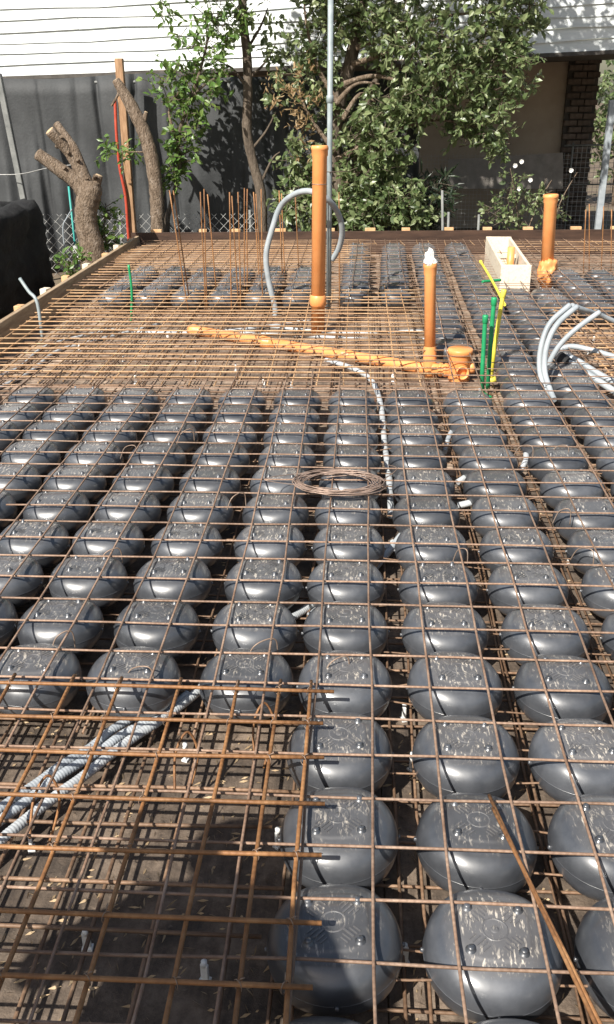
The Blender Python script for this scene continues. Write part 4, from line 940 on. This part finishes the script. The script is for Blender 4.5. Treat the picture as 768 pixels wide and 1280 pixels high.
MB().box((0.4+0.0, .12, 2.9), (8.8, .1, 3.1), Matrix.Rotation(yawm, 3, 'Z')).build('wall', M['beige'], hs, (-3.6, 0.55, 0)) if False else None
wx1 = aty(706, 150, 18.95).x
MB().box(((wx1-9)/2, 1.55, 1.75), ((wx1+9)/2, .1, 1.75)).build('wall', M['beige'], hs)
# pillar of bricks
pb0 = Vector((wx1+.27, 18.9, GZ)) - ho
MB().box(pb0+Vector((0, .1, 1.6)), (.3, .12, 1.68)).build('pillar_core', M['eave'], hs)
bme = MB().box((0, 0, 0), (.125, .1, .05), bev=.008).mesh('brick', M['brick'])
for k in range(26):
    for q in range(2):
        link('brick', bme, hs, pb0+Vector((-.14+q*.265+(.06 if k % 2 else -.04), -.02+rnd(-.015, .015), .06+k*.125)))
# fence and greenery past the pillar
netting('mesh_gate', 'welded wire mesh gate between the brick pillar and pale leaning post', aty(706, 290, 18.0).to_tuple()[:2]+(0,), (6.2, 18.0, 0), GZ+.1, aty(735, 182, 18.0).z, .09, .0035, M['steelrail'], False)
mg = bpy.data.objects['mesh_gate']
for py in (182, 231):
    a = aty(706, py, 17.97); b = Vector((6.2, 17.97, a.z+.02)); MB().tube(loc_pts([a, b], mg.location), .017, 8).build('rail', M['postgrey'], mg)
netting('net_strip_fence', 'wire net fence carrying a dark net strip in front of the beige wall', aty(500, 290, 17.6).to_tuple()[:2]+(0,), aty(704, 290, 17.55).to_tuple()[:2]+(0,), GZ+.05, aty(600, 192, 17.55).z, .07, .0022, M['steelrail'], False)
nf = bpy.data.objects['net_strip_fence']; mb = MB()
for i in range(13):
    x = 560+ (704-560)*i/12; a = aty(x, 236, 17.53); b = aty(x, 197-(x-600)*.06, 17.53); a.y += .02*math.sin(i*2); mb.v += [a-nf.location, b-nf.location]
for i in range(12): mb.face((2*i, 2*i+2, 2*i+3, 2*i+1))
M['net'] = noise_mat('grey_net', (.2, .18, .16), (.27, .245, .22), 6, .8, .3); so_ = mb.build('net_strip', M['net'], nf); md = so_.modifiers.new('thick', 'SOLIDIFY'); md.thickness = .004
pa, pb = aty(748, 280, 15.0), aty(766, 125, 15.0)
post('pale_post', ext(pa, pb), pb, .05, M['hose'], 'pale grey post leaning against the wire mesh gate')
# hedge beyond the pillar
hg = small_plant('far_tree', 'sunlit leafy tree seen through the gap past the brick pillar', 'tree', (6.6, 23.5, GZ), [(Vector((6.9, 23.5, 2.0)), (1.6, .8, 1.6), 4), (Vector((5.6, 23.5, 1.3)), (1.2, .8, 1.3), 3), (Vector((7.6, 23.5, 2.6)), (1.2, .8, 1.3), 3)], 90, .16, .09, M['leaf'], [[Vector((6.6, 23.5, GZ)), Vector((6.5, 23.5, 1)), Vector((6.7, 23.5, 2.5))]], 6, sr=.12)

# ================================================================== person standing beside the photographer (throws the shadow)
def person():
    o = Vector((-1.13, -1.38, ZB+.02)); th = thing('person', 'person in dark work clothes standing on the thick rebar mat', 'person', o)
    yawp = Matrix.Rotation(R(-12), 3, 'Z')
    V = [((0, 0, .92), .19), ((-.02, .01, 1.12), .19), ((-.04, .01, 1.34), .2), ((-.12, 0, 1.46), .12), ((-.18, .01, 1.52), .065), ((-.23, .02, 1.63), .095), ((-.25, .02, 1.7), .07),
         ((-.3, 0, 1.41), .09), ((-.44, -.01, 1.15), .062), ((-.2, .2, 1.1), .045), ((.25, 0, 1.40), .09), ((.42, -.01, 1.15), .062), ((.16, .2, 1.1), .045),
         ((-.1, 0, .85), .1), ((-.12, .02, .48), .068), ((-.13, -.01, .09), .05), ((-.14, .14, .035), .042), ((.1, 0, .85), .1), ((.12, .02, .48), .068), ((.13, -.01, .09), .05), ((.14, .14, .035), .042)]
    Ed = [(0, 1), (1, 2), (2, 3), (3, 4), (4, 5), (5, 6), (2, 7), (7, 8), (8, 9), (2, 10), (10, 11), (11, 12), (0, 13), (13, 14), (14, 15), (15, 16), (0, 17), (17, 18), (18, 19), (19, 20)]
    for s_, w_ in ((-1, 9), (1, 12)):
        base = Vector(V[w_][0])
        for k in range(5):
            a = (k-2)*.017
            i = len(V); V.append(((base.x+s_*.005, base.y+a+.01, base.z-.06), .014)); V.append(((base.x, base.y+a*1.3+.02, base.z-(.13 if k else .09)), .009))
            Ed += [(w_, i), (i, i+1)]
    me = bpy.data.meshes.new('body'); me.from_pydata([tuple(yawp @ Vector(p)) for p, r in V], Ed, []); me.materials.append(M['cloth'])
    b_ = link('body', me, th); md = b_.modifiers.new('skin', 'SKIN'); md.use_smooth_shade = True
    for i, (p, r) in enumerate(V): me.skin_vertices[0].data[i].radius = (r, r); me.skin_vertices[0].data[i].use_root = (i == 0)
    b_.modifiers.new('sub', 'SUBSURF').levels = 2
    MB().lathe([(.0001, .1), (.05, .09), (.09, .04), (.1, -.02), (.15, -.03), (.15, -.036), (.1, -.035)], (-.24, .01, 1.7), None, 20).build('hat', M['hair'], th)
person()

# wood chips, straw and cement crumbs on the deck
mb = MB()
for k in range(2600):
    x = rnd(-1.6, 1.2); y = rnd(-.4, 3.0) if k % 2 else rnd(-.4, 1.0)
    a = rnd(0, 3.14); L = rnd(.004, .02); d = Vector((math.cos(a), math.sin(a), rnd(-.1, .1))); wv = Vector((-d.y, d.x, 0))*rnd(.001, .003); c = Vector((x, y, ZD+.0035)); n0 = len(mb.v)
    up = Vector((0, 0, .003)); mb.v += [c-d*L, c+d*L, c+wv+up, c-wv-up*.8]
    for q in ((0, 1, 2), (0, 2, 3), (0, 3, 1), (1, 3, 2)): mb.face([n0+i for i in q])
tag(mb.build('wood_chips', M['cutwood']), 'pale wood chips and straw scattered over the plywood', 'debris', None, 'stuff')
